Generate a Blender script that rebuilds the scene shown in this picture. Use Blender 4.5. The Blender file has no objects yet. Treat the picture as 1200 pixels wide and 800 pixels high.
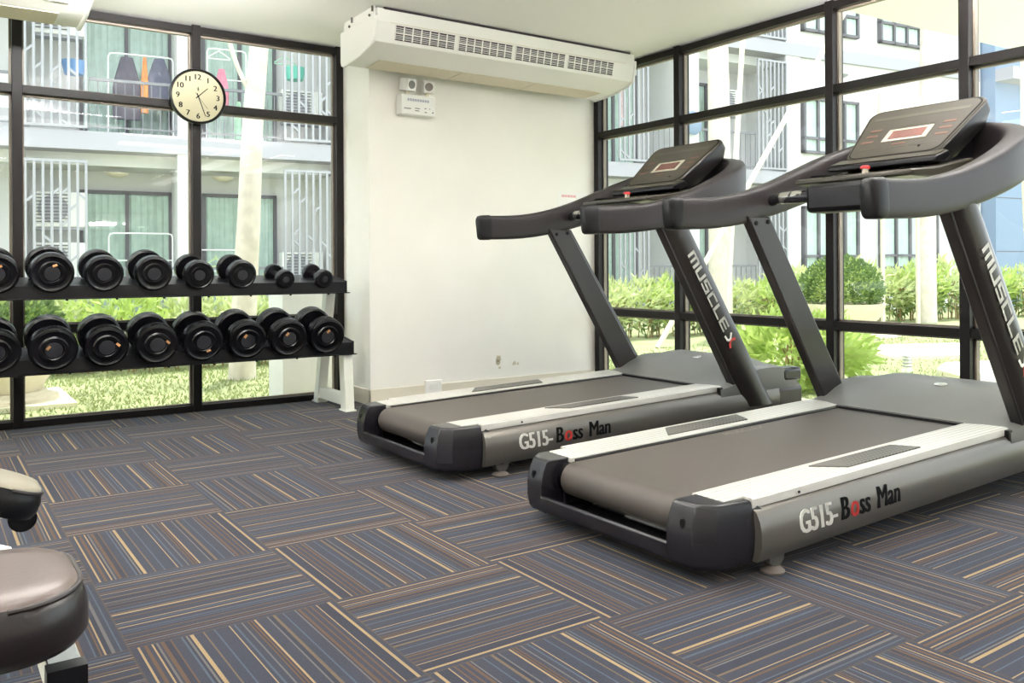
import bpy, bmesh, math, random
from mathutils import Vector, Matrix
S = bpy.context.scene
COL = S.collection
R = math.radians
# ------------------------------------------------------------------ camera, sky, sun, added fill lamps, exposure
YAW = 0.9663
cd = bpy.data.cameras.new('camera'); cam = bpy.data.objects.new('camera', cd); COL.objects.link(cam)
cd.sensor_width = 36; cd.lens = 36 * 1005 / 1200; cd.shift_y = -(400 - 313.3) / 1200
cd.clip_start = .05
cam.matrix_world = (Matrix.Translation((0, 0, .871)) @ Matrix.Rotation(YAW - math.pi / 2, 4, 'Z')
                    @ Matrix.Rotation(math.pi / 2, 4, 'X') @ Matrix.Rotation(-.0045, 4, 'Z'))
S.camera = cam
SKY, SUN, FILL, EXPO = 1.7, 2.8, 3.2, 1.16
WASH = 26.0
w = bpy.data.worlds.new('sky'); S.world = w; w.use_nodes = True
nt = w.node_tree; nt.nodes.clear()
sky = nt.nodes.new('ShaderNodeTexSky'); sky.sky_type = 'HOSEK_WILKIE'; sky.turbidity = 6; sky.ground_albedo = .4
sky.sun_direction = (.15, .1, .98)
mx = nt.nodes.new('ShaderNodeMixRGB'); mx.inputs[0].default_value = .8; mx.inputs[2].default_value = (.90, .955, 1.0, 1)
bg = nt.nodes.new('ShaderNodeBackground'); bg.inputs[1].default_value = SKY
out = nt.nodes.new('ShaderNodeOutputWorld')
nt.links.new(sky.outputs[0], mx.inputs[1]); nt.links.new(mx.outputs[0], bg.inputs[0]); nt.links.new(bg.outputs[0], out.inputs[0])
sd = bpy.data.lights.new('sun', 'SUN'); sd.energy = SUN; sd.angle = R(2); sd.color = (1, .97, .92)
sun = bpy.data.objects.new('sun', sd); COL.objects.link(sun)
sun.rotation_euler = Vector((.16, .11, .98)).to_track_quat('Z', 'Y').to_euler()
S.view_settings.view_transform = 'Standard'; S.view_settings.look = 'None'
S.view_settings.exposure = EXPO; S.view_settings.gamma = 1; S.view_settings.use_curve_mapping = False

# ------------------------------------------------------------------ helpers
def lin(c):
    f = lambda v: (v / 12.92 if v <= .04045 else ((v + .055) / 1.055) ** 2.4)
    return tuple(f(v / 255) for v in c) + (1,)

def mat(name, rgb, rough=.5, metal=0, spec=.5, noise=0, nscale=30, bump=0, bscale=200, coat=0, emit=0):
    m = bpy.data.materials.new(name); m.use_nodes = True
    n = m.node_tree; b = n.nodes['Principled BSDF']
    c = lin(rgb)
    b.inputs['Base Color'].default_value = c; b.inputs['Roughness'].default_value = rough
    b.inputs['Metallic'].default_value = metal; b.inputs['Specular IOR Level'].default_value = spec
    b.inputs['Coat Weight'].default_value = coat
    if emit:
        b.inputs['Emission Color'].default_value = c; b.inputs['Emission Strength'].default_value = emit
    tc = n.nodes.new('ShaderNodeTexCoord')
    if noise:
        t = n.nodes.new('ShaderNodeTexNoise'); t.inputs['Scale'].default_value = nscale; t.inputs['Detail'].default_value = 5
        r = n.nodes.new('ShaderNodeValToRGB')
        r.color_ramp.elements[0].position = .3; r.color_ramp.elements[1].position = .7
        r.color_ramp.elements[0].color = tuple(v * (1 - noise) for v in c[:3]) + (1,)
        r.color_ramp.elements[1].color = tuple(min(1, v * (1 + noise)) for v in c[:3]) + (1,)
        n.links.new(tc.outputs['Object'], t.inputs['Vector']); n.links.new(t.outputs['Fac'], r.inputs[0])
        n.links.new(r.outputs[0], b.inputs['Base Color'])
    if bump:
        t = n.nodes.new('ShaderNodeTexNoise'); t.inputs['Scale'].default_value = bscale; t.inputs['Detail'].default_value = 3
        u = n.nodes.new('ShaderNodeBump'); u.inputs['Strength'].default_value = bump; u.inputs['Distance'].default_value = .003
        n.links.new(tc.outputs['Object'], t.inputs['Vector']); n.links.new(t.outputs['Fac'], u.inputs['Height'])
        n.links.new(u.outputs[0], b.inputs['Normal'])
    return m

class MB:
    def __init__(s): s.v = []; s.f = []
    def add(s, vs, fs, M=None):
        o = len(s.v)
        for p in vs:
            p = Vector(p); s.v.append(tuple(M @ p) if M is not None else tuple(p))
        s.f += [tuple(i + o for i in f) for f in fs]; return s
    def box(s, a, b, M=None):
        (x0, y0, z0), (x1, y1, z1) = a, b
        x0, x1 = min(x0, x1), max(x0, x1); y0, y1 = min(y0, y1), max(y0, y1); z0, z1 = min(z0, z1), max(z0, z1)
        return s.add([(x0, y0, z0), (x1, y0, z0), (x1, y1, z0), (x0, y1, z0), (x0, y0, z1), (x1, y0, z1), (x1, y1, z1), (x0, y1, z1)],
                     [(3, 2, 1, 0), (4, 5, 6, 7), (0, 1, 5, 4), (1, 2, 6, 5), (2, 3, 7, 6), (3, 0, 4, 7)], M)
    def loft(s, rings, cap=True, M=None, closed=False):
        n = len(rings[0]); vs = [p for r in rings for p in r]; fs = []
        m = len(rings)
        for i in range(m if closed else m - 1):
            k = (i + 1) % m
            for j in range(n):
                fs.append((i * n + j, i * n + (j + 1) % n, k * n + (j + 1) % n, k * n + j))
        if cap and not closed:
            fs.append(tuple(range(n - 1, -1, -1))); fs.append(tuple((m - 1) * n + j for j in range(n)))
        return s.add(vs, fs, M)
    def prism(s, poly, d, M=None):           # poly of 3D points, extruded by vector d
        d = Vector(d)
        return s.loft([[Vector(p) for p in poly], [Vector(p) + d for p in poly]], M=M)
    def tube(s, pts, r, n=10, cap=True):
        pts = [Vector(p) for p in pts]; rings = []
        rr = r if isinstance(r, (list, tuple)) else [r] * len(pts)
        prev = None
        for i, p in enumerate(pts):
            t = (pts[min(i + 1, len(pts) - 1)] - pts[max(i - 1, 0)]).normalized()
            if prev is None:
                a = t.orthogonal().normalized()
            else:
                a = (prev - t * prev.dot(t)).normalized()
            prev = a; b = t.cross(a)
            rings.append([p + (a * math.cos(2 * math.pi * k / n) + b * math.sin(2 * math.pi * k / n)) * rr[i] for k in range(n)])
        return s.loft(rings, cap)
    def lathe(s, prof, n=32, M=None):        # prof (axial, radius) about local Y axis
        rings = [[(max(r, 1e-5) * math.cos(2 * math.pi * k / n), a, max(r, 1e-5) * math.sin(2 * math.pi * k / n)) for k in range(n)] for a, r in prof]
        return s.loft(rings, True, M)
    def sweep(s, secs, n=16, e=3.0):         # secs: (pos, w, h)
        P = [Vector(q[0]) for q in secs]; rings = []
        for i, (p, ww, hh) in enumerate(secs):
            t = (P[min(i + 1, len(P) - 1)] - P[max(i - 1, 0)]).normalized()
            sd_ = t.cross(Vector((0, 0, 1))).normalized(); u = sd_.cross(t)
            ring = []
            for k in range(n):
                c, d = math.cos(2 * math.pi * k / n), math.sin(2 * math.pi * k / n)
                ring.append(P[i] + sd_ * (ww / 2 * math.copysign(abs(c) ** (2 / e), c)) + u * (hh / 2 * math.copysign(abs(d) ** (2 / e), d)))
            rings.append(ring)
        return s.loft(rings)
    def build(s, name, m, parent=None, smooth=False, bevel=0, seg=2, label=None, loc=None, angle=40):
        me = bpy.data.meshes.new(name); me.from_pydata(s.v, [], s.f); me.update()
        bm = bmesh.new(); bm.from_mesh(me); bmesh.ops.recalc_face_normals(bm, faces=bm.faces); bm.to_mesh(me); bm.free()
        return finish(me, name, m, parent, smooth, bevel, seg, label, loc, angle)

def finish(me, name, m, parent=None, smooth=False, bevel=0, seg=2, label=None, loc=None, angle=40):
    for k in (m if isinstance(m, (list, tuple)) else [m]): me.materials.append(k)
    o = bpy.data.objects.new(name, me); COL.objects.link(o)
    if parent is not None: o.parent = parent
    if loc is not None: o.location = loc
    if bevel:
        b = o.modifiers.new('bevel', 'BEVEL'); b.width = bevel; b.segments = seg; b.limit_method = 'ANGLE'; b.angle_limit = R(35)
    if smooth or bevel:
        me.shade_smooth()
        if hasattr(me, 'set_sharp_from_angle'): me.set_sharp_from_angle(angle=R(angle))
    if label: o['label'] = label
    return o

def tag(o, label=None, cat=None, group=None, kind=None):
    if label: o['label'] = label
    if cat: o['category'] = cat
    if group: o['group'] = group
    if kind: o['kind'] = kind
    return o

def empty(name, loc=(0, 0, 0), rz=0, label=None, cat=None, group=None, kind=None):
    o = bpy.data.objects.new(name, None); COL.objects.link(o); o.empty_display_size = .1
    o.location = loc; o.rotation_euler = (0, 0, rz)
    return tag(o, label, cat, group, kind)

def copy_tree(o, parent=None):
    c = o.copy(); COL.objects.link(c)
    if parent is not None: c.parent = parent
    for ch in [k for k in bpy.data.objects if k.parent == o]: copy_tree(ch, c)
    return c

def text_mesh(body, size, shear=0, bold=0, extrude=.002, M=None, spacing=1.0):
    cu = bpy.data.curves.new('text', 'FONT'); cu.body = body; cu.size = size; cu.shear = shear; cu.offset = bold
    cu.extrude = extrude; cu.space_character = spacing; cu.resolution_u = 3
    t = bpy.data.objects.new('text', cu); COL.objects.link(t)
    me = bpy.data.meshes.new_from_object(t.evaluated_get(bpy.context.evaluated_depsgraph_get()))
    bpy.data.objects.remove(t); bpy.data.curves.remove(cu)
    if M is not None: me.transform(M)
    me.materials.clear()
    return me

def bold_text(body, size, shear, shifts, extrude, M):
    me = text_mesh(body, size, shear, 0, extrude); bm = bmesh.new()
    for d in shifts:
        k = me.copy(); k.transform(Matrix.Translation((d, 0, 0))); bm.from_mesh(k); bpy.data.meshes.remove(k)
    bpy.data.meshes.remove(me); o = bpy.data.meshes.new(body); bm.to_mesh(o); bm.free(); o.transform(M); return o

def smoothpath(pts, n=6):
    out = []
    for i in range(len(pts) - 1):
        p0, p1, p2, p3 = pts[max(i - 1, 0)], pts[i], pts[i + 1], pts[min(i + 2, len(pts) - 1)]
        for k in range(n):
            t = k / n
            out.append(tuple(.5 * (2 * b + (c - a) * t + (2 * a - 5 * b + 4 * c - d) * t * t + (3 * b - a - 3 * c + d) * t ** 3) for a, b, c, d in zip(p0, p1, p2, p3)))
    out.append(tuple(pts[-1])); return out

# ------------------------------------------------------------------ materials
M_wall = mat('wall_paint', (244, 241, 233), .6, noise=.02, nscale=3)
M_ceil = mat('ceiling_paint', (247, 246, 244), .7)
M_base = mat('skirting', (226, 219, 200), .5)
M_alu = mat('dark_aluminium', (20, 16, 16), .38, 0, spec=.25)
M_seal = mat('window_gasket', (128, 118, 106), .45, .3)
M_black = mat('black_plastic', (13, 12, 16), .34, spec=.3)
M_char = mat('charcoal_plastic', (31, 29, 34), .26)
M_rubber = mat('black_rubber', (8, 8, 12), .26, spec=.42, noise=.1, nscale=40)
M_foam = mat('handrail_foam', (39, 34, 36), .42, spec=.35, bump=.12, bscale=500)
M_band = mat('handrail_end_rubber', (15, 13, 17), .4, spec=.3)
M_panel = mat('treadmill_grey_metal', (104, 100, 94), .32, .5)
M_post = mat('post_grey_metal', (54, 50, 49), .32, .45)
M_hood = mat('hood_grey_plastic', (104, 104, 102), .4, bump=.05, bscale=900)
M_belt = mat('belt', (76, 70, 65), .5, bump=.15, bscale=800)
M_silver = mat('silver', (200, 198, 194), .25, .9)
M_white_metal = mat('white_powder_coat', (226, 228, 216), .4)
M_acw = mat('ac_white', (240, 239, 234), .4)
M_acb = mat('ac_beige', (216, 206, 184), .5)
M_acd = mat('ac_slot_dark', (58, 44, 54), .6)
M_red = mat('red_button', (200, 40, 44), .35)
M_redt = mat('red_print', (205, 45, 40), .5)
M_whitet = mat('white_print', (236, 234, 228), .5)
M_blackt = mat('black_print', (12, 11, 12), .6, spec=.15)
M_greyt = mat('silver_print', (176, 172, 164), .4, .3)
M_cons = mat('console_face', (54, 50, 43), .34, spec=.35)
M_consr = mat('console_shell', (26, 23, 24), .36, spec=.35)
M_consl = mat('console_light_band', (70, 66, 58), .4)
M_disp = mat('display_red', (104, 66, 60), .25)
M_dfrm = mat('display_frame', (172, 166, 150), .4)
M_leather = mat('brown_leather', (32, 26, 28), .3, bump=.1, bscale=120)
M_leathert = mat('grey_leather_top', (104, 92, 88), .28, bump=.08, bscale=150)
M_chrome = mat('chrome', (215, 215, 210), .18, 1)
M_clock = mat('clock_face', (192, 186, 156), .6, spec=.2)
M_paper = mat('paper', (245, 243, 238), .6)
M_ext = mat('exterior_white', (222, 221, 220), .7)
M_slab = mat('exterior_slab_grey', (172, 170, 178), .7)
M_screen = mat('screen_grey', (164, 164, 170), .5)
M_rail = mat('balcony_rail_grey', (126, 126, 132), .5)
M_frame = mat('apartment_frame', (104, 100, 106), .5)
M_curt = mat('curtain_green', (204, 218, 210), .8, noise=.08, nscale=9)
M_bluew = mat('blue_grey_wall', (134, 152, 178), .7)
M_bark = mat('pale_bark', (216, 206, 194), .8, noise=.12, nscale=9, bump=.4, bscale=20)
M_stem = mat('stem', (150, 124, 84), .8)
M_pot = mat('cream_stone', (224, 214, 194), .7, noise=.06, nscale=8)
M_soil = mat('soil', (92, 70, 50), .9)
M_pave = mat('sun_patch', (236, 228, 208), .8, noise=.05, nscale=5)

def leafmat(name, rgb):
    m = mat(name, rgb, .5, noise=.3, nscale=6); n = m.node_tree; b = n.nodes['Principled BSDF']
    t = n.nodes.new('ShaderNodeBsdfTranslucent'); t.inputs[0].default_value = lin(tuple(min(255, v * 1.1) for v in rgb))
    x = n.nodes.new('ShaderNodeMixShader'); x.inputs[0].default_value = .35
    n.links.new(b.outputs[0], x.inputs[1]); n.links.new(t.outputs[0], x.inputs[2])
    n.links.new(x.outputs[0], n.nodes['Material Output'].inputs[0]); return m
M_leafd = leafmat('leaf_dark', (104, 128, 76)); M_leafl = leafmat('leaf_light', (172, 192, 108)); M_leafp = leafmat('leaf_pale', (188, 198, 142))
M_grass = leafmat('grass', (142, 152, 100))

def glassmat(name, tint=(1, 1, 1), refl=1.0):
    m = bpy.data.materials.new(name); m.use_nodes = True; n = m.node_tree; n.nodes.clear()
    o = n.nodes.new('ShaderNodeOutputMaterial'); x = n.nodes.new('ShaderNodeMixShader')
    t = n.nodes.new('ShaderNodeBsdfTransparent'); t.inputs[0].default_value = tint + (1,)
    g = n.nodes.new('ShaderNodeBsdfGlossy'); g.inputs['Roughness'].default_value = .02
    f = n.nodes.new('ShaderNodeFresnel'); f.inputs[0].default_value = 1.45
    k = n.nodes.new('ShaderNodeMath'); k.operation = 'MULTIPLY'; k.inputs[1].default_value = refl
    ge = n.nodes.new('ShaderNodeNewGeometry'); iv = n.nodes.new('ShaderNodeMath'); iv.operation = 'SUBTRACT'; iv.inputs[0].default_value = 1
    k2 = n.nodes.new('ShaderNodeMath'); k2.operation = 'MULTIPLY'
    n.links.new(ge.outputs['Backfacing'], iv.inputs[1]); n.links.new(f.outputs[0], k.inputs[0])
    n.links.new(k.outputs[0], k2.inputs[0]); n.links.new(iv.outputs[0], k2.inputs[1]); n.links.new(k2.outputs[0], x.inputs[0])
    n.links.new(t.outputs[0], x.inputs[1]); n.links.new(g.outputs[0], x.inputs[2]); n.links.new(x.outputs[0], o.inputs[0])
    return m
M_glass = glassmat('window_glass', (.98, 1, .99))
M_glass2 = glassmat('apartment_glass', (.965, .99, .98), 1.2)

def carpet():
    cl = lambda c: tuple(v * .57 for v in lin(c)[:3]) + (1,)
    m = bpy.data.materials.new('carpet_tiles'); m.use_nodes = True; n = m.node_tree; L = n.links.new
    b = n.nodes['Principled BSDF']; b.inputs['Roughness'].default_value = .9; b.inputs['Specular IOR Level'].default_value = .12
    b.inputs['Sheen Weight'].default_value = .07; b.inputs['Sheen Roughness'].default_value = .5
    def N(op, a=None, bb=None, c=None):
        k = n.nodes.new('ShaderNodeMath'); k.operation = op
        for i, v in enumerate((a, bb, c)):
            if v is None: continue
            if isinstance(v, (int, float)): k.inputs[i].default_value = v
            else: L(v, k.inputs[i])
        return k.outputs[0]
    tc = n.nodes.new('ShaderNodeTexCoord'); sx = n.nodes.new('ShaderNodeSeparateXYZ'); L(tc.outputs['Object'], sx.inputs[0])
    tx = N('DIVIDE', N('SUBTRACT', sx.outputs[0], .392), .5); ty = N('DIVIDE', N('SUBTRACT', sx.outputs[1], 3.117), .5)
    ix, iy = N('FLOOR', tx), N('FLOOR', ty); fx, fy = N('SUBTRACT', tx, ix), N('SUBTRACT', ty, iy)
    par = N('FLOORED_MODULO', N('ADD', ix, iy), 2)             # 1 -> stripes along y
    t = N('ADD', N('MULTIPLY', fx, par), N('MULTIPLY', fy, N('SUBTRACT', 1, par)))
    cb = n.nodes.new('ShaderNodeCombineXYZ'); L(ix, cb.inputs[0]); L(iy, cb.inputs[1])
    wn = n.nodes.new('ShaderNodeTexWhiteNoise'); wn.noise_dimensions = '2D'; L(cb.outputs[0], wn.inputs['Vector'])
    flip = N('GREATER_THAN', wn.outputs['Value'], .5)
    t2 = N('ADD', N('MULTIPLY', t, N('SUBTRACT', 1, flip)), N('MULTIPLY', N('SUBTRACT', 1, t), flip))
    navy, navy2 = (65, 69, 84), (57, 61, 76)
    tan, tan2, org, blu, gry = (184, 158, 116), (124, 106, 84), (108, 84, 66), (86, 100, 116), (116, 114, 112)
    lo_half = N('LESS_THAN', t2, .5)
    tA = N('MULTIPLY', t2, 2); tB = N('SUBTRACT', N('MULTIPLY', t2, 2), 1)
    def half_ramp(seed, src, first):
        rr = random.Random(seed); r = n.nodes.new('ShaderNodeValToRGB'); cr = r.color_ramp; cr.interpolation = 'CONSTANT'
        segs = [(navy, 1.6 if first else .8)]
        for k in range(13):
            segs.append((rr.choice([tan, tan, tan2, org, org, blu, gry, blu]), rr.choice([.34, .4, .45, .5, .8])))
            segs.append((rr.choice([navy, navy, navy2]), rr.choice([.5, .8, 1.2, 2.0, 3.0])))
        segs[-1] = (navy, .6 if first else 1.6)
        tot = sum(q for _, q in segs); p = 0; st = []
        for c, q in segs: st.append((p / tot, c)); p += q
        cr.elements[0].position = 0; cr.elements[0].color = cl(st[0][1]); cr.elements[1].position = st[1][0]; cr.elements[1].color = cl(st[1][1])
        for p, c in st[2:]:
            e = cr.elements.new(p); e.color = cl(c)
        L(src, r.inputs[0]); return r.outputs[0]
    def ramp(seed):
        m2 = n.nodes.new('ShaderNodeMixRGB'); L(lo_half, m2.inputs[0]); L(half_ramp(seed, tB, False), m2.inputs[1]); L(half_ramp(seed + 100, tA, True), m2.inputs[2])
        return m2.outputs[0]
    a_, b_ = ramp(11), ramp(27)
    wn2 = n.nodes.new('ShaderNodeTexWhiteNoise'); wn2.noise_dimensions = '3D'
    cb2 = n.nodes.new('ShaderNodeCombineXYZ'); L(ix, cb2.inputs[0]); L(iy, cb2.inputs[1]); cb2.inputs[2].default_value = 7.3; L(cb2.outputs[0], wn2.inputs['Vector'])
    mixc = n.nodes.new('ShaderNodeMixRGB'); L(N('GREATER_THAN', wn2.outputs['Value'], .5), mixc.inputs[0]); L(a_, mixc.inputs[1]); L(b_, mixc.inputs[2])
    # seams
    ed = N('MINIMUM', N('MINIMUM', fx, N('SUBTRACT', 1, fx)), N('MINIMUM', fy, N('SUBTRACT', 1, fy)))
    sm = n.nodes.new('ShaderNodeMixRGB'); L(N('MULTIPLY', N('LESS_THAN', ed, .006), .45), sm.inputs[0]); L(mixc.outputs[0], sm.inputs[1]); sm.inputs[2].default_value = cl((104, 86, 70))
    # pile
    ns = n.nodes.new('ShaderNodeTexNoise'); ns.inputs['Scale'].default_value = 420; ns.inputs['Detail'].default_value = 2; L(tc.outputs['Object'], ns.inputs['Vector'])
    ov = n.nodes.new('ShaderNodeMixRGB'); ov.blend_type = 'OVERLAY'; ov.inputs[0].default_value = .5; L(sm.outputs[0], ov.inputs[1]); L(ns.outputs['Fac'], ov.inputs[2])
    L(ov.outputs[0], b.inputs['Base Color'])
    bu = n.nodes.new('ShaderNodeBump'); bu.inputs['Strength'].default_value = .35; bu.inputs['Distance'].default_value = .004
    L(ns.outputs['Fac'], bu.inputs['Height']); L(bu.outputs[0], b.inputs['Normal'])
    return m

def perforated():
    m = mat('perforated_grip', (140, 136, 128), .5); n = m.node_tree; L = n.links.new; b = n.nodes['Principled BSDF']
    tc = n.nodes.new('ShaderNodeTexCoord'); v = n.nodes.new('ShaderNodeTexVoronoi'); v.inputs['Scale'].default_value = 52; v.inputs['Randomness'].default_value = 0
    r = n.nodes.new('ShaderNodeValToRGB'); r.color_ramp.interpolation = 'CONSTANT'
    r.color_ramp.elements[0].color = lin((26, 25, 24)); r.color_ramp.elements[1].position = .34; r.color_ramp.elements[1].color = lin((92, 89, 84))
    L(tc.outputs['Object'], v.inputs['Vector']); L(v.outputs['Distance'], r.inputs[0]); L(r.outputs[0], b.inputs['Base Color']); return m

def ribbed():
    m = mat('ribbed_aluminium', (226, 223, 216), .36, .15); n = m.node_tree; L = n.links.new; b = n.nodes['Principled BSDF']
    tc = n.nodes.new('ShaderNodeTexCoord'); wv = n.nodes.new('ShaderNodeTexWave'); wv.bands_direction = 'Y'; wv.inputs['Scale'].default_value = 14
    bu = n.nodes.new('ShaderNodeBump'); bu.inputs['Strength'].default_value = .5; bu.inputs['Distance'].default_value = .003
    L(tc.outputs['Object'], wv.inputs['Vector']); L(wv.outputs['Fac'], bu.inputs['Height']); L(bu.outputs[0], b.inputs['Normal'])
    r = n.nodes.new('ShaderNodeValToRGB'); r.color_ramp.elements[0].color = lin((176, 174, 168)); r.color_ramp.elements[0].position = .1; r.color_ramp.elements[1].color = lin((206, 204, 198)); r.color_ramp.elements[1].position = .5
    L(wv.outputs['Fac'], r.inputs[0]); L(r.outputs[0], b.inputs['Base Color']); return m

# ------------------------------------------------------------------ room shell
CZ = 2.36; WY = 5.40; WX = 4.205
def struct(name, mb, m, bevel=0):
    return tag(mb.build(name, m, bevel=bevel), kind='structure')
struct('floor', MB().box((-2.6, -2.6, -.06), (WX + .09, WY + .09, 0)), carpet())
struct('ceiling', MB().box((-2.6, -2.6, CZ), (WX + .1, WY + .1, CZ + .24)), M_ceil)
struct('trim_sun_block', MB().box((-3, WY + .1, 2.52), (WX + .6, WY + .55, 2.66)).box((WX + .1, -3, 2.52), (WX + .6, WY + .1, 2.66)), M_ext)  # added unseen slab that keeps direct sun out of the windows
struct('wall_back', MB().box((2.355, 5.0, 0), (WX + .02, WY + .12, CZ)), M_wall)
struct('wall_left', MB().box((-2.75, -2.6, 0), (-2.6, WY + .12, CZ)), M_wall)
struct('wall_front', MB().box((-2.75, -2.75, 0), (WX + .12, -2.6, CZ)), M_wall)
bb = MB().box((2.343, 4.988, 0), (WX - .005, 5.0, .098)); bb.box((2.343, 4.988, 0), (2.355, WY - .03, .098))
struct('baseboard_back', bb, M_base, .003)
# curtain wall, one window per bay
def bay(name, ax, a0, a1, first=False, last=False):
    e = empty(name, (0, 0, 0), kind='structure')
    f = MB(); g = MB(); s = MB()
    def B(mb, u0, u1, d0, d1, z0, z1):       # u along the wall, d depth outward from the room face
        if ax == 'x': mb.box((u0, WY + d0, z0), (u1, WY + d1, z1))
        else: mb.box((WX + d0, u0, z0), (WX + d1, u1, z1))
    m = .025
    B(f, a0 - m, a0 + m, 0, .10, 0, CZ)
    if last: B(f, a1 - m, a1 + m, 0, .10, 0, CZ)
    u0, u1 = a0 + m, a1 - m
    for z0, z1 in ((0, .038), (.515, .562), (1.842, 1.887), (2.309, 2.352)):
        B(f, u0, u1, .004, .09, z0, z1)
    for z0, z1 in ((.038, .515), (.562, 1.842), (1.887, 2.309)):
        B(g, u0 + .001, u1 - .001, .055, .061, z0 + .001, z1 - .001)
        for (p0, p1, q0, q1) in ((u0, u0 + .011, z0, z1), (u1 - .011, u1, z0, z1), (u0, u1, z0, z0 + .009), (u0, u1, z1 - .011, z1)):
            B(s, p0, p1, .045, .072, q0, q1)
    f.build('window_frame', M_alu, e, bevel=.002)
    s.build('gasket', M_seal, e)
    g.build('window_pane', M_glass, e)
k = 1
for a0, a1, last in ((-2.56, -1.47, 0), (-1.47, -.515, 0), (-.515, .443, 0), (.443, 1.396, 0), (1.396, 2.33, 1)):
    bay('window_%d' % k, 'x', a0, a1, last=last); k += 1
for a0, a1, last in ((-2.55, -1.4, 0), (-1.4, -.2, 0), (-.2, 1.0, 0), (1.0, 2.195, 0), (2.195, 2.95, 0), (2.95, 4.13, 0), (4.13, 4.965, 1)):
    bay('window_%d' % k, 'y', a0, a1, last=last); k += 1
# added up/down fill lights, out of view, that brighten the interior
M_diff = mat('fill_diffuser', (255, 252, 248), .5, emit=FILL); M_diffu = mat('fill_uplight', (255, 252, 248), .5, emit=FILL * 6)
def fill_light(x, y, rz=0, wash=None):
    e = empty('fill_light', (x, y, CZ), label='added suspended linear fill light with opal diffuser, above the gym floor and out of view', cat='ceiling light', group='added fill lights')  # added fill light, not a ceiling light of the room
    MB().box((-.10, -.62, -.33), (.10, .62, -.27)).build('frame', M_white_metal, e)
    MB().box((-.085, -.6, -.342), (.085, .6, -.33)).build('fill_light_diffuser', M_diff, e)
    MB().box((-.085, -.6, -.27), (.085, .6, -.26)).build('fill_light_uplight', M_diffu, e)
    for yy in (-.5, .5): MB().tube([(0, yy, -.28), (0, yy, 0)], .004, 6).build('hanger', M_chrome, e)
    e.rotation_euler.z = rz
    if wash:                                 # added area light, no visible source, brightening the ceiling towards the windows
        ld = bpy.data.lights.new('ceiling_fill', 'AREA'); ld.shape = 'RECTANGLE'; ld.size = 1.2; ld.size_y = .12; ld.energy = WASH; ld.spread = R(70); ld.color = (1, .98, .97)
        lo_ = bpy.data.objects.new('ceiling_fill', ld); COL.objects.link(lo_); lo_.location = (x, y, CZ - .235)
        lo_.rotation_euler = Vector((-wash[0], -wash[1], -.42)).to_track_quat('Z', 'Y').to_euler()
for x, y in ((2.7, 1.1), (.5, 1.6), (-1.0, .6), (.7, -.6), (-1.2, 2.8), (2.7, -.9), (-1.0, -1.6)): fill_light(x, y)
for x, y in ((.75, 3.35), (-.8, 4.1)): fill_light(x, y, R(90), (.12, 1))
fill_light(2.1, 2.45, R(90))

fill_light(3.3, 1.25, 0, (1, .75))
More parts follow.
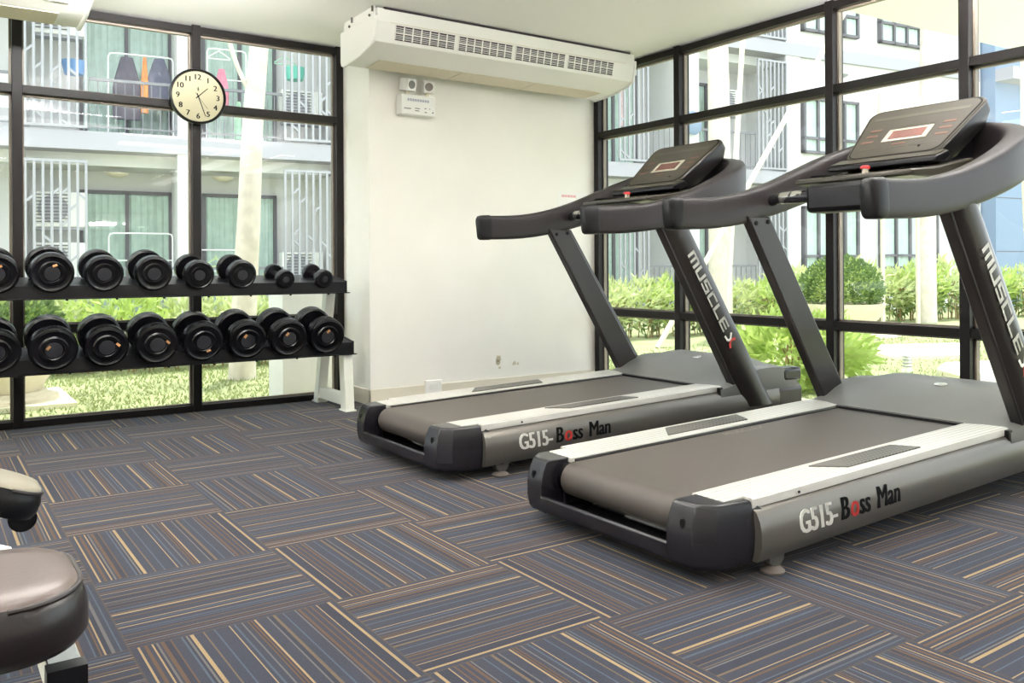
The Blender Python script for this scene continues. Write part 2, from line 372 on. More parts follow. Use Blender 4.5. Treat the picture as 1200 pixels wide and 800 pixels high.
# ------------------------------------------------------------------ treadmill
def tilt(x): return .028 * (x - .3)
M_perf, M_rib = perforated(), ribbed()
def make_treadmill():
    t = empty('treadmill', (0, 0, 0))
    # under-frame
    b = MB()
    for sy in (-1, 1): b.box((.2, sy * .28, .07), (2.25, sy * .40, .16))
    b.box((.3, -.38, .075), (2.25, .38, .11))
    for sy in (-1, 1): b.loft([[(x, sy * .2675, .17 + tilt(x)), (x, sy * .2785, .17 + tilt(x)), (x, sy * .2785, .218 + tilt(x)), (x, sy * .2675, .214 + tilt(x))] for x in (.24, 1.72)])
    b.build('base_frame', M_black, t)
    # rear moulding with two end blocks and a low bar
    rc = MB(); holes = []
    prof = [(.044, .022, .41), (.06, .008, .405), (.095, 0, .395), (.14, 0, .375), (.19, .012, .34), (.214, .024, .308), (.2215, .034, .296)]
    for sy in (-1, 1):
        rings = []
        for z, dx, xe in prof:
            iy = .292
            ring = [(xe, iy), (.105 + dx, iy), (.112 + dx * .9, .380 - dx * .2), (.166 + dx * .5, .420 - dx * .3), (xe, .452 - dx * .9)]
            rings.append([(x, sy * y, z) for x, y in ring])
        rc.loft(rings)
        holes.append(MB().lathe([(-.008, .0001), (-.008, .010), (.0035, .010), (.0035, .0001)], 14,
                   Matrix.Translation((.116, sy * .345, .168)) @ Matrix.Rotation(R(90), 4, 'Z') @ Matrix.Diagonal((.75, 1, 1.35, 1))))
    bar = [(.044, .132), (.06, .110), (.085, .104), (.104, .104), (.108, .110), (.106, .118), (.07, .126), (.058, .3), (.044, .3)]
    rc.loft([[(x, -.295, z) for z, x in bar], [(x, .295, z) for z, x in bar]])
    r = rc.build('rear_cover', M_char, t, bevel=.0045, seg=3, angle=16)
    for q in holes: q.build('bolt_hole', M_blackt, r)
    MB().box((.108, -.29, .104), (.116, .29, .1065)).build('edge_trim', M_silver, r, label='thin bright edge along the rear bar')
    MB().tube([(.205, -.27, .098), (.205, -.02, .098)], .006).build('roller_rod', M_silver, t)
    # belt around the rear roller
    prof = []
    for k in range(13):
        a = R(90 + 15 * k); prof.append((.225 + .056 * math.cos(a), .154 + .056 * math.sin(a)))
    prof = [(1.85, .21 + tilt(1.85))] + prof + [(1.85, .098 + tilt(1.85))]
    inn = [(x + (.012 if x < .3 else 0), .98 * (z - .154) + .154) for x, z in prof]
    be = MB(); be.loft([[(x, -.266, z) for x, z in prof], [(x, .266, z) for x, z in prof]])
    be.build('running_belt', M_belt, t, smooth=True, angle=50)
    for sy in (-1, 1):
        MB().lathe([(0, .001), (0, .05), (.014, .052), (.014, .001)], 24, Matrix.Translation((.225, sy * .2845 - .007, .154))).build('rear_roller', M_rubber, t, smooth=True)
    me = text_mesh('MUSCLEX', .05, extrude=.0004, spacing=1.1,
                   M=Matrix.Translation((.93, .212, .2285)) @ Matrix.Rotation(-math.atan(.028), 4, 'Y'))
    finish(me, 'belt_lettering', mat('belt_print', (128, 122, 112), .6), t)
    # side rails with grip pads
    for sy in (-1, 1):
        rb = MB(); pts = [(.279, .208), (.279, .2235), (.424, .2275), (.434, .225), (.434, .199), (.40, .199), (.40, .208)]
        rb.loft([[(x, sy * y, z + tilt(x)) for y, z in pts] for x in (.298, 1.0, 1.735)])
        rb.loft([[(x, sy * y, z + tilt(x)) for y, z in ((.279, .208), (.279, .2235), (.398, .2268), (.398, .208))] for x in (.222, .299)])
        sr = rb.build('side_rail', M_rib, t, bevel=.0015)
        g = MB(); poly = [(.715, .31), (.79, .40), (1.20, .40), (1.165, .31)]
        g.loft([[(x, sy * y, (.2225 + (y - .279) * .028) + tilt(x) + dz) for x, y in poly] for dz in (0, .0045)])
        g.build('grip_pad', M_perf, sr)
        MB().lathe([(0, .0001), (0, .004), (.004, .004), (.004, .0001)], 10, Matrix.Translation((.50, sy * .434 - (0 if sy > 0 else .003), .21 + tilt(.5)))).build('screw', M_blackt, sr)
        # bulged side panel
        sp = MB(); pr = [(.405, .200), (.432, .198), (.446, .188), (.458, .165), (.464, .135), (.464, .10), (.457, .072), (.446, .052), (.405, .052)]
        sp.loft([[(x, sy * y, z + tilt(x)) for y, z in pr] for x in (.30, .7, 1.1, 1.5, 1.9, 2.16)])
        pn = sp.build('side_panel', M_panel, t, smooth=True, angle=50)
        if sy < 0:
            Mt = Matrix.Translation((0, -.466, 0)) @ Matrix.Rotation(-.028, 4, 'Y') @ Matrix.Rotation(R(90), 4, 'X')
            finish(bold_text('G515-', .094, 0, (0, .002, .004, .006, .008), .0022, Matrix.Translation((.462, -.4655, .106)) @ Matrix.Rotation(-.028, 4, 'Y') @ Matrix.Rotation(R(84), 4, 'X') @ Matrix.Diagonal((.74, 1, 1, 1))), 'side_lettering', M_whitet, pn, label='white letters G515 on the side panel')
            x = .655
            for body, mm, adv in (('B', M_blackt, .049), ('o', M_redt, .044), ('ss', M_blackt, .074), ('Man', M_blackt, 0)):
                finish(bold_text(body, .094, .12, (0, .002, .004, .006), .0022, Matrix.Translation((x, -.4655, .108 + tilt(x - .16))) @ Matrix.Rotation(-.028, 4, 'Y') @ Matrix.Rotation(R(84), 4, 'X') @ Matrix.Diagonal((.80, 1, 1, 1))), 'side_lettering', mm, pn)
                x += adv
                if body == 'ss': x += .018
    # foot with bracket
    for sy in (-1, 1):
        for fx in (.40, 2.05):
            ft = MB(); ft.prism([(fx - .035, sy * .40, .065), (fx - .03, sy * .40, .035), (fx - .012, sy * .40, .02), (fx + .012, sy * .40, .02), (fx + .03, sy * .40, .035), (fx + .035, sy * .40, .065)], (0, sy * .035, 0))
            f = ft.build('foot_bracket', M_panel, t)
            MB().lathe([(0, .001), (0, .034), (.006, .036), (.012, .03), (.022, .012), (.03, .009), (.03, .001)], 20,
                       Matrix.Translation((fx, sy * .418, 0)) @ Matrix.Rotation(R(90), 4, 'X')).build('rubber_foot', M_foot, f, smooth=True)
    # motor hood
    xs = [1.715, 1.76, 1.82, 1.88, 1.94, 2.0, 2.06, 2.12, 2.18, 2.24, 2.29, 2.325, 2.34]
    def interp(tab, x):
        for (a, u), (b_, v) in zip(tab, tab[1:]):
            if x <= b_: return u + (v - u) * (x - a) / (b_ - a)
        return tab[-1][1]
    hc = [(1.715, .264), (1.80, .298), (1.9, .338), (2.0, .368), (2.08, .382), (2.16, .378), (2.24, .35), (2.30, .30), (2.34, .24)]
    hs = [(1.715, .262), (1.80, .272), (1.9, .318), (2.0, .345), (2.1, .350), (2.2, .342), (2.28, .31), (2.34, .24)]
    rings = []
    for x in xs:
        ring = []; ny = 30
        for j in range(ny + 1):
            y = -.452 + .904 * j / ny; q = min(1, max(0, (abs(y) - .20) / .19)); q = q * q * (3 - 2 * q)
            z = interp(hc, x) * (1 - q) + interp(hs, x) * q
            z -= .012 * max(0, (abs(y) - .40) / .052) ** 2
            ring.append((x, y, z))
        ring += [(x, .455, .20), (x, .44, .17), (x, -.44, .17), (x, -.455, .20)]
        rings.append(ring)
    h = MB().loft(rings).build('motor_hood', M_hood, t, smooth=True, angle=45)
    MB().lathe([(0, .001), (0, .026), (.003, .028), (.006, .001)], 24,
               Matrix.Translation((1.985, -.04, .3625)) @ Matrix.Rotation(-.27, 4, 'Y') @ Matrix.Rotation(R(90), 4, 'X') @ Matrix.Diagonal((.7, 1, 1, 1))).build('badge', M_silver, h, label='small silver oval badge')
    MB().box((1.705, -.45, .222), (1.73, .45, .26)).build('hood_lip', M_black, h)
    fc = MB(); fc.box((2.14, -.458, .075), (2.37, .458, .235)); fc.build('front_cover', M_post, t, bevel=.03, seg=4)
    for sy in (-1, 1): MB().box((2.20, sy * .456, .25), (2.36, sy * .36, .325)).build('front_corner_cap', M_char, t, bevel=.02, seg=3)
    for sy in (-1, 1):
        MB().lathe([(-.018, .001), (-.018, .032), (.018, .032), (.018, .001)], 20, Matrix.Translation((2.25, sy * .36, .0325))).build('transport_wheel', M_rubber, t, smooth=True)
    # uprights
    for sy in (-1, 1):
        def sec(z, x0, x1, y0, y1): return [(x0, sy * y0, z), (x1, sy * y0, z), (x1, sy * y1, z), (x0, sy * y1, z)]
        up = MB()
        def X0(z): return 1.305 + (1.055 - z) * .64
        up.loft([sec(z, X0(z), X0(z) + .145 + (1.06 - z) * .035, .405, .45) for z in (1.085, .25)])
        p = up.build('upright', M_post, t, bevel=.006)
        oc = MB(); rings = []
        for z in (1.085, .9, .7, .5, .3, .15):
            a = X0(z) + .012 - (0 if z > .25 else .0); b_ = a + .178 + (1.06 - z) * .045; ring = []
            for k in range(11):
                q = k / 10; yy = .448 + .036 * (math.sin(math.pi * q) ** .55); ring.append((a + (b_ - a) * q, sy * yy, z))
            ring.append((b_ - .01, sy * .44, z)); ring.append((a + .01, sy * .44, z)); rings.append(ring)
        oc.loft(rings); cov = oc.build('outer_cover', M_post, p, smooth=True, angle=60)
        for bx in (.032, .108):
            MB().lathe([(0, .001), (0, .010), (.006, .009), (.006, .001)], 14, Matrix.Translation((X0(1.055) + bx, sy * .405 - (.003 if sy < 0 else .003), 1.052 + bx * .1))).build('bolt', M_blackt, p)
        if sy < 0:
            # block letters running down the cover: u along the post (down), v across (forward)
            A = Vector((X0(.925) + .058, -.4838, .925)); U = Vector((.655, 0, -1)).normalized(); V = Vector((1, 0, .655)).normalized()
            L_ = {'M': [(0, 0, .2, 1), (.42, 0, .58, 1), (.8, 0, 1, 1), (0, .82, 1, 1)],
                  'U': [(0, 0, .24, 1), (.76, 0, 1, 1), (0, 0, 1, .18)],
                  'S': [(0, .82, 1, 1), (0, .41, 1, .59), (0, 0, 1, .18), (0, .5, .24, 1), (.76, 0, 1, .5)],
                  'C': [(0, 0, .24, 1), (0, .82, 1, 1), (0, 0, 1, .18)],
                  'L': [(0, 0, .24, 1), (0, 0, 1, .18)],
                  'E': [(0, 0, .24, 1), (0, .82, 1, 1), (0, .41, 1, .59), (0, 0, 1, .18)]}
            lt = MB(); u = 0
            for ch in 'MUSCLE':
                wd = .080 if ch == 'M' else .065
                for a0, b0, a1, b1 in L_[ch]:
                    hh = .054
                    q = [A + U * (u + a0 * wd) + V * (b0 * hh), A + U * (u + a1 * wd) + V * (b0 * hh), A + U * (u + a1 * wd) + V * (b1 * hh), A + U * (u + a0 * wd) + V * (b1 * hh)]
                    lt.prism(q, (0, -.0012, 0))
                u += wd + .0105
            lt.build('post_lettering', M_greyt, cov, label='silver block letters down the outside of the post')
            xw = MB(); xr = MB(); u0 = u + .012
            def stroke(mb, pts, wd):
                for (a, b_), (c, d) in zip(pts, pts[1:]):
                    P, Q = A + U * (u0 + a) + V * b_, A + U * (u0 + c) + V * d
                    n_ = (Q - P).normalized().cross(Vector((0, 1, 0))) * wd / 2
                    mb.prism([P - n_, Q - n_, Q + n_, P + n_], (0, -.0013, 0))
            stroke(xw, [(.0, .0), (.03, .004), (.038, .024), (.012, .048)], .012)
            stroke(xr, [(.075, .0), (.05, .012), (.044, .034), (.056, .056)], .013)
            xw.build('post_lettering', M_whitet, cov); xr.build('post_lettering', M_redt, cov, label='red half of the cross mark')
    # U-shaped padded handrail
    half = [(.86, .437, 1.083, .064, .128), (1.1, .445, 1.093, .066, .13), (1.3, .45, 1.122, .07, .135), (1.5, .452, 1.172, .078, .145), (1.7, .445, 1.238, .09, .16),
            (1.86, .41, 1.298, .10, .172), (1.99, .31, 1.352, .105, .172), (2.055, .16, 1.388, .105, .165), (2.07, 0, 1.40, .105, .16)]
    full = half + [(x, -y, z, a, b_) for x, y, z, a, b_ in half[-2::-1]]
    sp_ = smoothpath(full, 6)
    hr = MB().sweep([((x, y, z), a, b_) for x, y, z, a, b_ in sp_], 32, 4.4).build('handrail', M_foam, t, smooth=True, angle=60)
    for sy in (-1, 1):
        c = [((.838, sy * .436, 1.082), .040, .10), ((.846, sy * .4365, 1.083), .058, .124), ((.856, sy * .437, 1.083), .066, .131), ((.9, sy * .439, 1.085), .0675, .1335), ((.908, sy * .4395, 1.0855), .063, .128)]
        MB().sweep(c, 32, 4.4).build('handrail_end', M_band, hr, smooth=True, angle=60)
    # inner grip bar with pulse plates, joining the rails below the tray
    gr = MB().tube([(1.46, .43, 1.155), (1.43, .36, 1.16), (1.40, .22, 1.155), (1.40, -.22, 1.155), (1.43, -.36, 1.16), (1.46, -.43, 1.155)], .024, 14).build('grip_bar', M_char, t, smooth=True)
    for sy in (-1, 1):
        for y0 in (.335, .265):
            MB().tube([(1.424 - (.335 - y0) * .18, sy * y0, 1.1605), (1.415 - (.335 - y0) * .18, sy * (y0 - .055), 1.159)], .0255, 14).build('pulse_plate', M_silver, gr, smooth=True)
    MB().box((1.35, -.17, 1.085), (1.47, .17, 1.20)).build('grip_block', M_black, t, bevel=.02, seg=3)
    # console
    tr = MB(); tr.loft([[(1.40, y, 1.205), (1.40, y, 1.229), (1.56, y, 1.246), (1.85, y, 1.30), (1.85, y, 1.22), (1.6, y, 1.205)] for y in (-.255, .255)])
    tray = tr.build('console_tray', M_cons, t, bevel=.008)
    for sy in (-1, 1):
        MB().lathe([(0, .001), (0, .04), (.004, .044), (.004, .001)], 20, Matrix.Translation((1.50, sy * .2, 1.241)) @ Matrix.Rotation(R(90), 4, 'X')).build('cup_recess', M_black, tray)
    MB().lathe([(0, .001), (0, .013), (.018, .013), (.018, .001)], 18, Matrix.Translation((1.49, -.01, 1.238)) @ Matrix.Rotation(R(90), 4, 'X')).build('stop_button_base', M_dfrm, tray)
    MB().lathe([(0, .001), (0, .019), (.008, .019), (.013, .012), (.014, .001)], 18, Matrix.Translation((1.49, -.01, 1.256)) @ Matrix.Rotation(R(90), 4, 'X')).build('stop_button', M_red, tray, smooth=True, label='red emergency stop button')
    E_ = Vector((.30, 0, .243)).normalized(); Nn = Vector((-E_.z, 0, E_.x)); O_ = Vector((1.668, 0, 1.318)); Yv = Vector((0, -1, 0))
    Mc = Matrix(((Yv.x, E_.x, Nn.x, O_.x), (Yv.y, E_.y, Nn.y, O_.y), (Yv.z, E_.z, Nn.z, O_.z), (0, 0, 0, 1)))   # u right, v up the face, n out
    def rr(u0, v0, u1, v1, w0, w1, r, n=5):          # rounded trapezoid: half widths w0 bottom, w1 top
        out = []
        cs = [((w0 - r), v0 + r, -90), ((w1 - r), v1 - r, 0), (-(w1 - r), v1 - r, 90), (-(w0 - r), v0 + r, 180)]
        for cx, cy, a in cs:
            for k in range(n + 1):
                q = R(a + 90 * k / n); out.append((cx + r * math.cos(q), cy + r * math.sin(q)))
        return out
    LEN = .392
    o1 = rr(0, 0, 0, LEN, .215, .258, .05)
    bk = MB(); bk.loft([[(u * .90, LEN / 2 + (v - LEN / 2) * .86, -.10) for u, v in o1], [(u, v, -.05) for u, v in o1], [(u, v, -.008) for u, v in o1], [(u * .99, LEN / 2 + (v - LEN / 2) * .99, -.006) for u, v in o1]], M=Mc)
    cs = bk.build('console_housing', M_consr, t, smooth=True, angle=35)
    MB().loft([[(u * .995, LEN / 2 + (v - LEN / 2) * .995, -.0075) for u, v in o1], [(u * .98, LEN / 2 + (v - LEN / 2) * .98, 0) for u, v in o1]], M=Mc).build('bezel', M_cons, cs, smooth=True, angle=40)
    o2 = [(u * .93, LEN / 2 + (v - LEN / 2) * .93) for u, v in o1]
    MB().loft([[(u * 1.03, LEN / 2 + (v - LEN / 2) * 1.03, .0003) for u, v in o2], [(u * 1.03, LEN / 2 + (v - LEN / 2) * 1.03, .0010) for u, v in o2]], M=Mc).build('face_groove', M_blackt, cs)
    fc_ = MB().loft([[(u, v, 0) for u, v in o2], [(u, v, .0022) for u, v in o2]], M=Mc).build('console_face', M_cons, cs)
    MB().loft([[(u, v, .0022) for u, v in ((-.208, .30), (.208, .30), (.214, .325), (-.214, .325))], [(u, v, .0028) for u, v in ((-.208, .30), (.208, .30), (.214, .325), (-.214, .325))]], M=Mc).build('face_band', M_consl, fc_)
    MB().loft([[(u, v, dz) for u, v in ((-.09, .118), (.105, .118), (.105, .208), (-.09, .208))] for dz in (.002, .0042)], M=Mc).build('display_frame', M_dfrm, fc_)
    MB().loft([[(u, v, dz) for u, v in ((-.068, .132), (.083, .132), (.083, .194), (-.068, .194))] for dz in (.004, .0052)], M=Mc).build('display', M_disp, fc_, label='dark red display window')
    for u in (-.16, .165):
        for v in (.13, .175, .22):
            MB().loft([[(u + a, v + b_, dz) for a, b_ in ((-.026, -.008), (.026, -.008), (.026, .008), (-.026, .008))] for dz in (.002, .0034)], M=Mc).build('button', M_btn, fc_)
    MB().loft([[(a, .092 + b_, dz) for a, b_ in ((-.03, -.006), (.03, -.006), (.03, .006), (-.03, .006))] for dz in (.002, .0034)], M=Mc).build('button', M_btn, fc_)
    tk = MB()
    for i in range(8): tk.box((-.062 + i * .021, .226, .002), (-.05 + i * .021, .232, .003), Mc)
    for u0, u1 in ((-.18, -.09), (-.06, .04), (.06, .18)): tk.box((u0, .066, .002), (u1, .069, .003), Mc)
    tk.build('face_print', M_consl, fc_)
    MB().lathe([(0, .0001), (0, .006), (.003, .006), (.003, .0001)], 12, Mc @ Matrix.Translation((.105, .055, .001)) @ Matrix.Rotation(R(90), 4, 'X')).build('key_socket', M_blackt, fc_)
    # book ledge at the foot of the face
    lg = MB(); lg.loft([[(1.60, y, 1.272), (1.60, y, 1.292), (1.69, y, 1.322), (1.71, y, 1.30), (1.66, y, 1.272)] for y in (-.238, .238)])
    lg_ = lg.build('book_ledge', M_black, t, bevel=.005)
    MB().loft([[(1.608, y, 1.2955), (1.685, y, 1.3212), (1.683, y, 1.3245), (1.606, y, 1.2985)] for y in (-.232, .232)]).build('ledge_plate', M_cons, lg_)
    nk = MB(); nk.loft([[(1.66, -.2, 1.23), (1.66, .2, 1.23), (1.95, .2, 1.30), (1.95, -.2, 1.30)], [(1.70, -.2, 1.30), (1.70, .2, 1.30), (1.93, .2, 1.46), (1.93, -.2, 1.46)]])
    nk.build('console_neck', M_black, t)
    return t
M_foot = mat('foot_grey', (108, 98, 92), .6)
M_btn = mat('button_print', (104, 74, 64), .5)
tm = make_treadmill(); tm.location = (1.6, 2.013, 0)
tag(tm, 'grey motorised treadmill nearest the camera, on the carpet in front of the other one', 'treadmill', 'treadmills facing the window')
tm2 = copy_tree(tm); tm2.location = (1.6, 3.406, 0)
tag(tm2, 'grey motorised treadmill beside the white wall, partly hidden by the nearer one', 'treadmill')

# ------------------------------------------------------------------ dumbbell rack
rk = empty('dumbbell_rack', (1.1, 5.1, 0), label='black two-tier dumbbell rack with white end frames in front of the window', cat='rack')
def rp(mb, name, m, **k):
    o = mb.build(name, m, rk, **k); o.matrix_parent_inverse = Matrix.Translation((-1.1, -5.1, 0)); return o
TIERS = ((4.97, .722, .786), (4.87, .350, .419))
for y0, z0, z1 in TIERS:
    s = MB(); pr = [(y0, z0), (y0, z1), (y0 + .015, z1 + .004), (y0 + .29, z1 + .044), (y0 + .29, z1 + .02), (y0 + .03, z1 - .02), (y0 + .03, z0 + .006), (y0 + .05, z0)]
    s.loft([[(x, y, z) for y, z in pr] for x in (-.02, 2.175)])
    rp(s, 'shelf', M_black, bevel=.002)
    s = MB().prism([(2.172, y0 - .004, z0 - .002), (2.172, y0 - .004, z1 + .006), (2.172, y0 + .06, z1 + .016), (2.172, y0 + .29, z1 + .05), (2.172, y0 + .29, z1), (2.172, y0 + .08, z0)], (.012, 0, 0)); rp(s, 'shelf_end', M_black)
    s = MB().box((-.02, y0 - .012, z0 - .006), (2.20, y0 + .04, z0)); rp(s, 'shelf_lip', M_black)
    for i in range(9): rp(MB().lathe([(0, .001), (0, .007), (.008, .006), (.008, .001)], 8, Matrix.Translation((.15 + .24 * i, y0 + .015, z0 - .006)) @ Matrix.Rotation(R(-90), 4, 'X')), 'bolt', M_rubber)
for x in (.03, 2.155):
    def leg(p, q, wd, d): # slanted box section
        (ya, za), (yb, zb) = p, q
        return MB().loft([[(x - wd / 2, ya, za), (x + wd / 2, ya, za), (x + wd / 2, ya + d, za), (x - wd / 2, ya + d, za)], [(x - wd / 2, yb, zb), (x + wd / 2, yb, zb), (x + wd / 2, yb + d, zb), (x - wd / 2, yb + d, zb)]])
    rp(leg((5.31, 0), (5.14, .745), .06, .07), 'rear_leg', M_white_metal, bevel=.004)
    rp(leg((4.86, 0), (4.89, .36), .06, .075), 'front_leg', M_white_metal, bevel=.004)
    rp(MB().box((x - .025, 4.93, .03), (x + .025, 5.32, .10)), 'foot_bar', M_white_metal, bevel=.004)
    rp(leg((4.97, .345), (5.18, .42), .045, .06), 'shelf_bracket', M_white_metal)
    rp(MB().box((x - .035, 4.845, 0), (x + .035, 4.95, .008)), 'foot_plate', M_white_metal)
    rp(MB().box((x - .035, 5.30, 0), (x + .035, 5.39, .008)), 'foot_plate', M_white_metal)

M_sticker = mat('weight_label', (206, 150, 96), .5)
M_cap = mat('dumbbell_cap', (30, 30, 35), .5)
M_handle = mat('dumbbell_handle', (150, 150, 150), .25, 1)
def dumbbell(r, x, y, z, tlt, label, group, groove=False, sticker=None, gap=.135, th=.062):
    e = empty('dumbbell', (x, y, z), label=label, cat='dumbbell', group=group); e.rotation_euler = (tlt, 0, 0)
    MB().lathe([(-.01, .001), (-.01, .016), (gap * .3, .017), (gap * .5, .019), (gap * .7, .017), (gap + .01, .016), (gap + .01, .001)], 14).build('handle', M_handle, e, smooth=True)
    for s_, off in ((-1, 0), (1, gap)):
        pr = [(0, .001), (0, r * .9), (.008, r)]
        if groove:
            for a in (.35, .62): pr += [(th * a - .003, r), (th * a - .001, r * .965), (th * a + .003, r * .965), (th * a + .005, r)]
        pr += [(th - .012, r), (th - .003, r * .95), (th, r * .86), (th - .004, r * .80), (th - .004, r * .62), (th + .003, r * .56), (th + .003, r * .44), (th - .002, r * .40), (th - .002, .001)]
        h = MB().lathe([(off + s_ * a, q) for a, q in pr], 36).build('head', M_rubber, e, smooth=True, angle=35)
        MB().lathe([(off + s_ * (th - .002), .001), (off + s_ * (th - .002), r * .36), (off + s_ * (th + .001), r * .34), (off + s_ * (th + .0015), .001)], 20).build('end_cap', M_cap, h, smooth=True)
        if s_ < 0 and sticker:
            a, q, ang = sticker
            Mk = Matrix.Translation((q * r * math.cos(R(ang)), off - th - .0035, q * r * math.sin(R(ang)))) @ Matrix.Rotation(R(a), 4, 'Y')
            MB().box((-.011, -.0012, -.006), (.011, .004, .006), Mk).build('weight_label', M_sticker, h, label='small tan weight label')
    return e
up = [(.314, .10), (.556, .104), (.80, .096), (1.047, .096), (1.287, .082), (1.526, .082), (1.785, .056), (2.028, .056)]
lo = [(.30, .110), (.548, .112), (.79, .108), (1.035, .108), (1.274, .108), (1.512, .108), (1.752, .108), (1.985, .108)]
ordn = ['leftmost', 'second from left', 'third from left', 'fourth from left', 'fifth from left', 'sixth from left', 'second from right', 'rightmost']
for i, (x, r) in enumerate(up):
    sz = 'large' if r > .09 else 'medium' if r > .07 else 'small'
    dumbbell(r, x, 4.985, .785 + r * .72 + .006 - (.03 if r < .07 else .005) + (.012 if r < .07 else 0), R(10), f'{sz} black round-head dumbbell, {ordn[i]} on the upper tier', 'dumbbells on the upper tier',
             sticker=(-20, .42, 75) if i in (0, 1) else None, gap=.145 if r > .07 else .15, th=.062 if r > .09 else .058 if r > .07 else .05)
for i, (x, r) in enumerate(lo):
    dumbbell(r, x, 4.87, .485, R(13), f'large black round-head dumbbell, {ordn[i]} on the lower tier', 'dumbbells on the lower tier', groove=i >= 5,
             sticker=[None, (-50, .25, 150), (45, .5, 15), (45, .5, 15), (-20, .5, -60), (-50, .3, 120), (-50, .3, 120), (-40, .3, 90)][i], gap=.145, th=.07 + (.012 if i >= 5 else 0))
for (lst, y0, z1) in ((up, 4.97, .786), (lo, 4.87, .419)):
    for x, r in lst:
        for yy in (y0 - .012, y0 + .20):
            s = MB(); zz = (.785 + r * .72 if lst is up else .487) + (yy - y0) * .16; ring0 = []; ring1 = []
            for k in range(13):
                a = R(-140 + 100 * k / 12); ring0.append((x + (r + .002) * math.cos(a), zz + (r + .002) * math.sin(a))); ring1.append((x + (r + .009) * math.cos(a), zz + (r + .009) * math.sin(a)))
            pl = ring0 + ring1[::-1]; s.prism([(a, yy, b_) for a, b_ in pl], (0, .05, 0)); rp(s, 'saddle', M_black)

# ------------------------------------------------------------------ wall clock
ck = empty('wall_clock', (1.393, 5.350, 1.916), label='round wall clock with black rim and cream face on the window frame', cat='clock')
MB().lathe([(.046, .001), (.046, .150), (.030, .166), (.004, .168), (-.004, .164), (-.006, .158), (.002, .152), (.010, .150), (.010, .001)], 48).build('rim', M_black, ck, smooth=True)
fa = MB().lathe([(.010, .001), (.010, .1515), (.006, .1515), (.006, .001)], 48).build('clock_face', M_clock, ck)
MY = Matrix.Rotation(R(90), 4, 'X')
for i in range(1, 13):
    a = R(30 * i); s_ = .046; tx = str(i)
    me = bold_text(tx, s_, 0, (0, .0012, .0024), .0006, Matrix()); xs_ = [v.co.x for v in me.vertices]; ys_ = [v.co.y for v in me.vertices]
    cx, cy = (min(xs_) + max(xs_)) / 2, (min(ys_) + max(ys_)) / 2
    me.transform(Matrix.Translation((.118 * math.sin(a), .0055, .118 * math.cos(a))) @ MY @ Matrix.Translation((-cx, -cy, 0)))
    finish(me, 'numeral', M_blackt, fa)
def hand(name, ang, ln, wd, tail, m):
    a = R(ang); d = Vector((math.sin(a), 0, math.cos(a))); n_ = Vector((d.z, 0, -d.x)) * wd / 2; p, q = d * -tail, d * ln
    MB().prism([p - n_ + Vector((0, .003, 0)), q - n_ * .7 + Vector((0, .003, 0)), q + n_ * .7 + Vector((0, .003, 0)), p + n_ + Vector((0, .003, 0))], (0, -.001, 0)).build(name, m, ck)
hand('hour_hand', 47, .078, .006, .018, M_blackt); hand('minute_hand', 160, .125, .0055, .02, M_blackt); hand('second_hand', 322, .03, .002, .09, M_post)
MB().lathe([(.004, .001), (.004, .006), (0, .006), (0, .001)], 12).build('pivot', M_blackt, ck)
lg = MB(); lg.box((-.002, .004, .035), (.002, .0055, .058)); lg.box((-.007, .004, .044), (.007, .0055, .047)); lg.box((-.006, .004, .034), (.006, .0055, .036)); lg.build('emblem', M_blackt, fa)

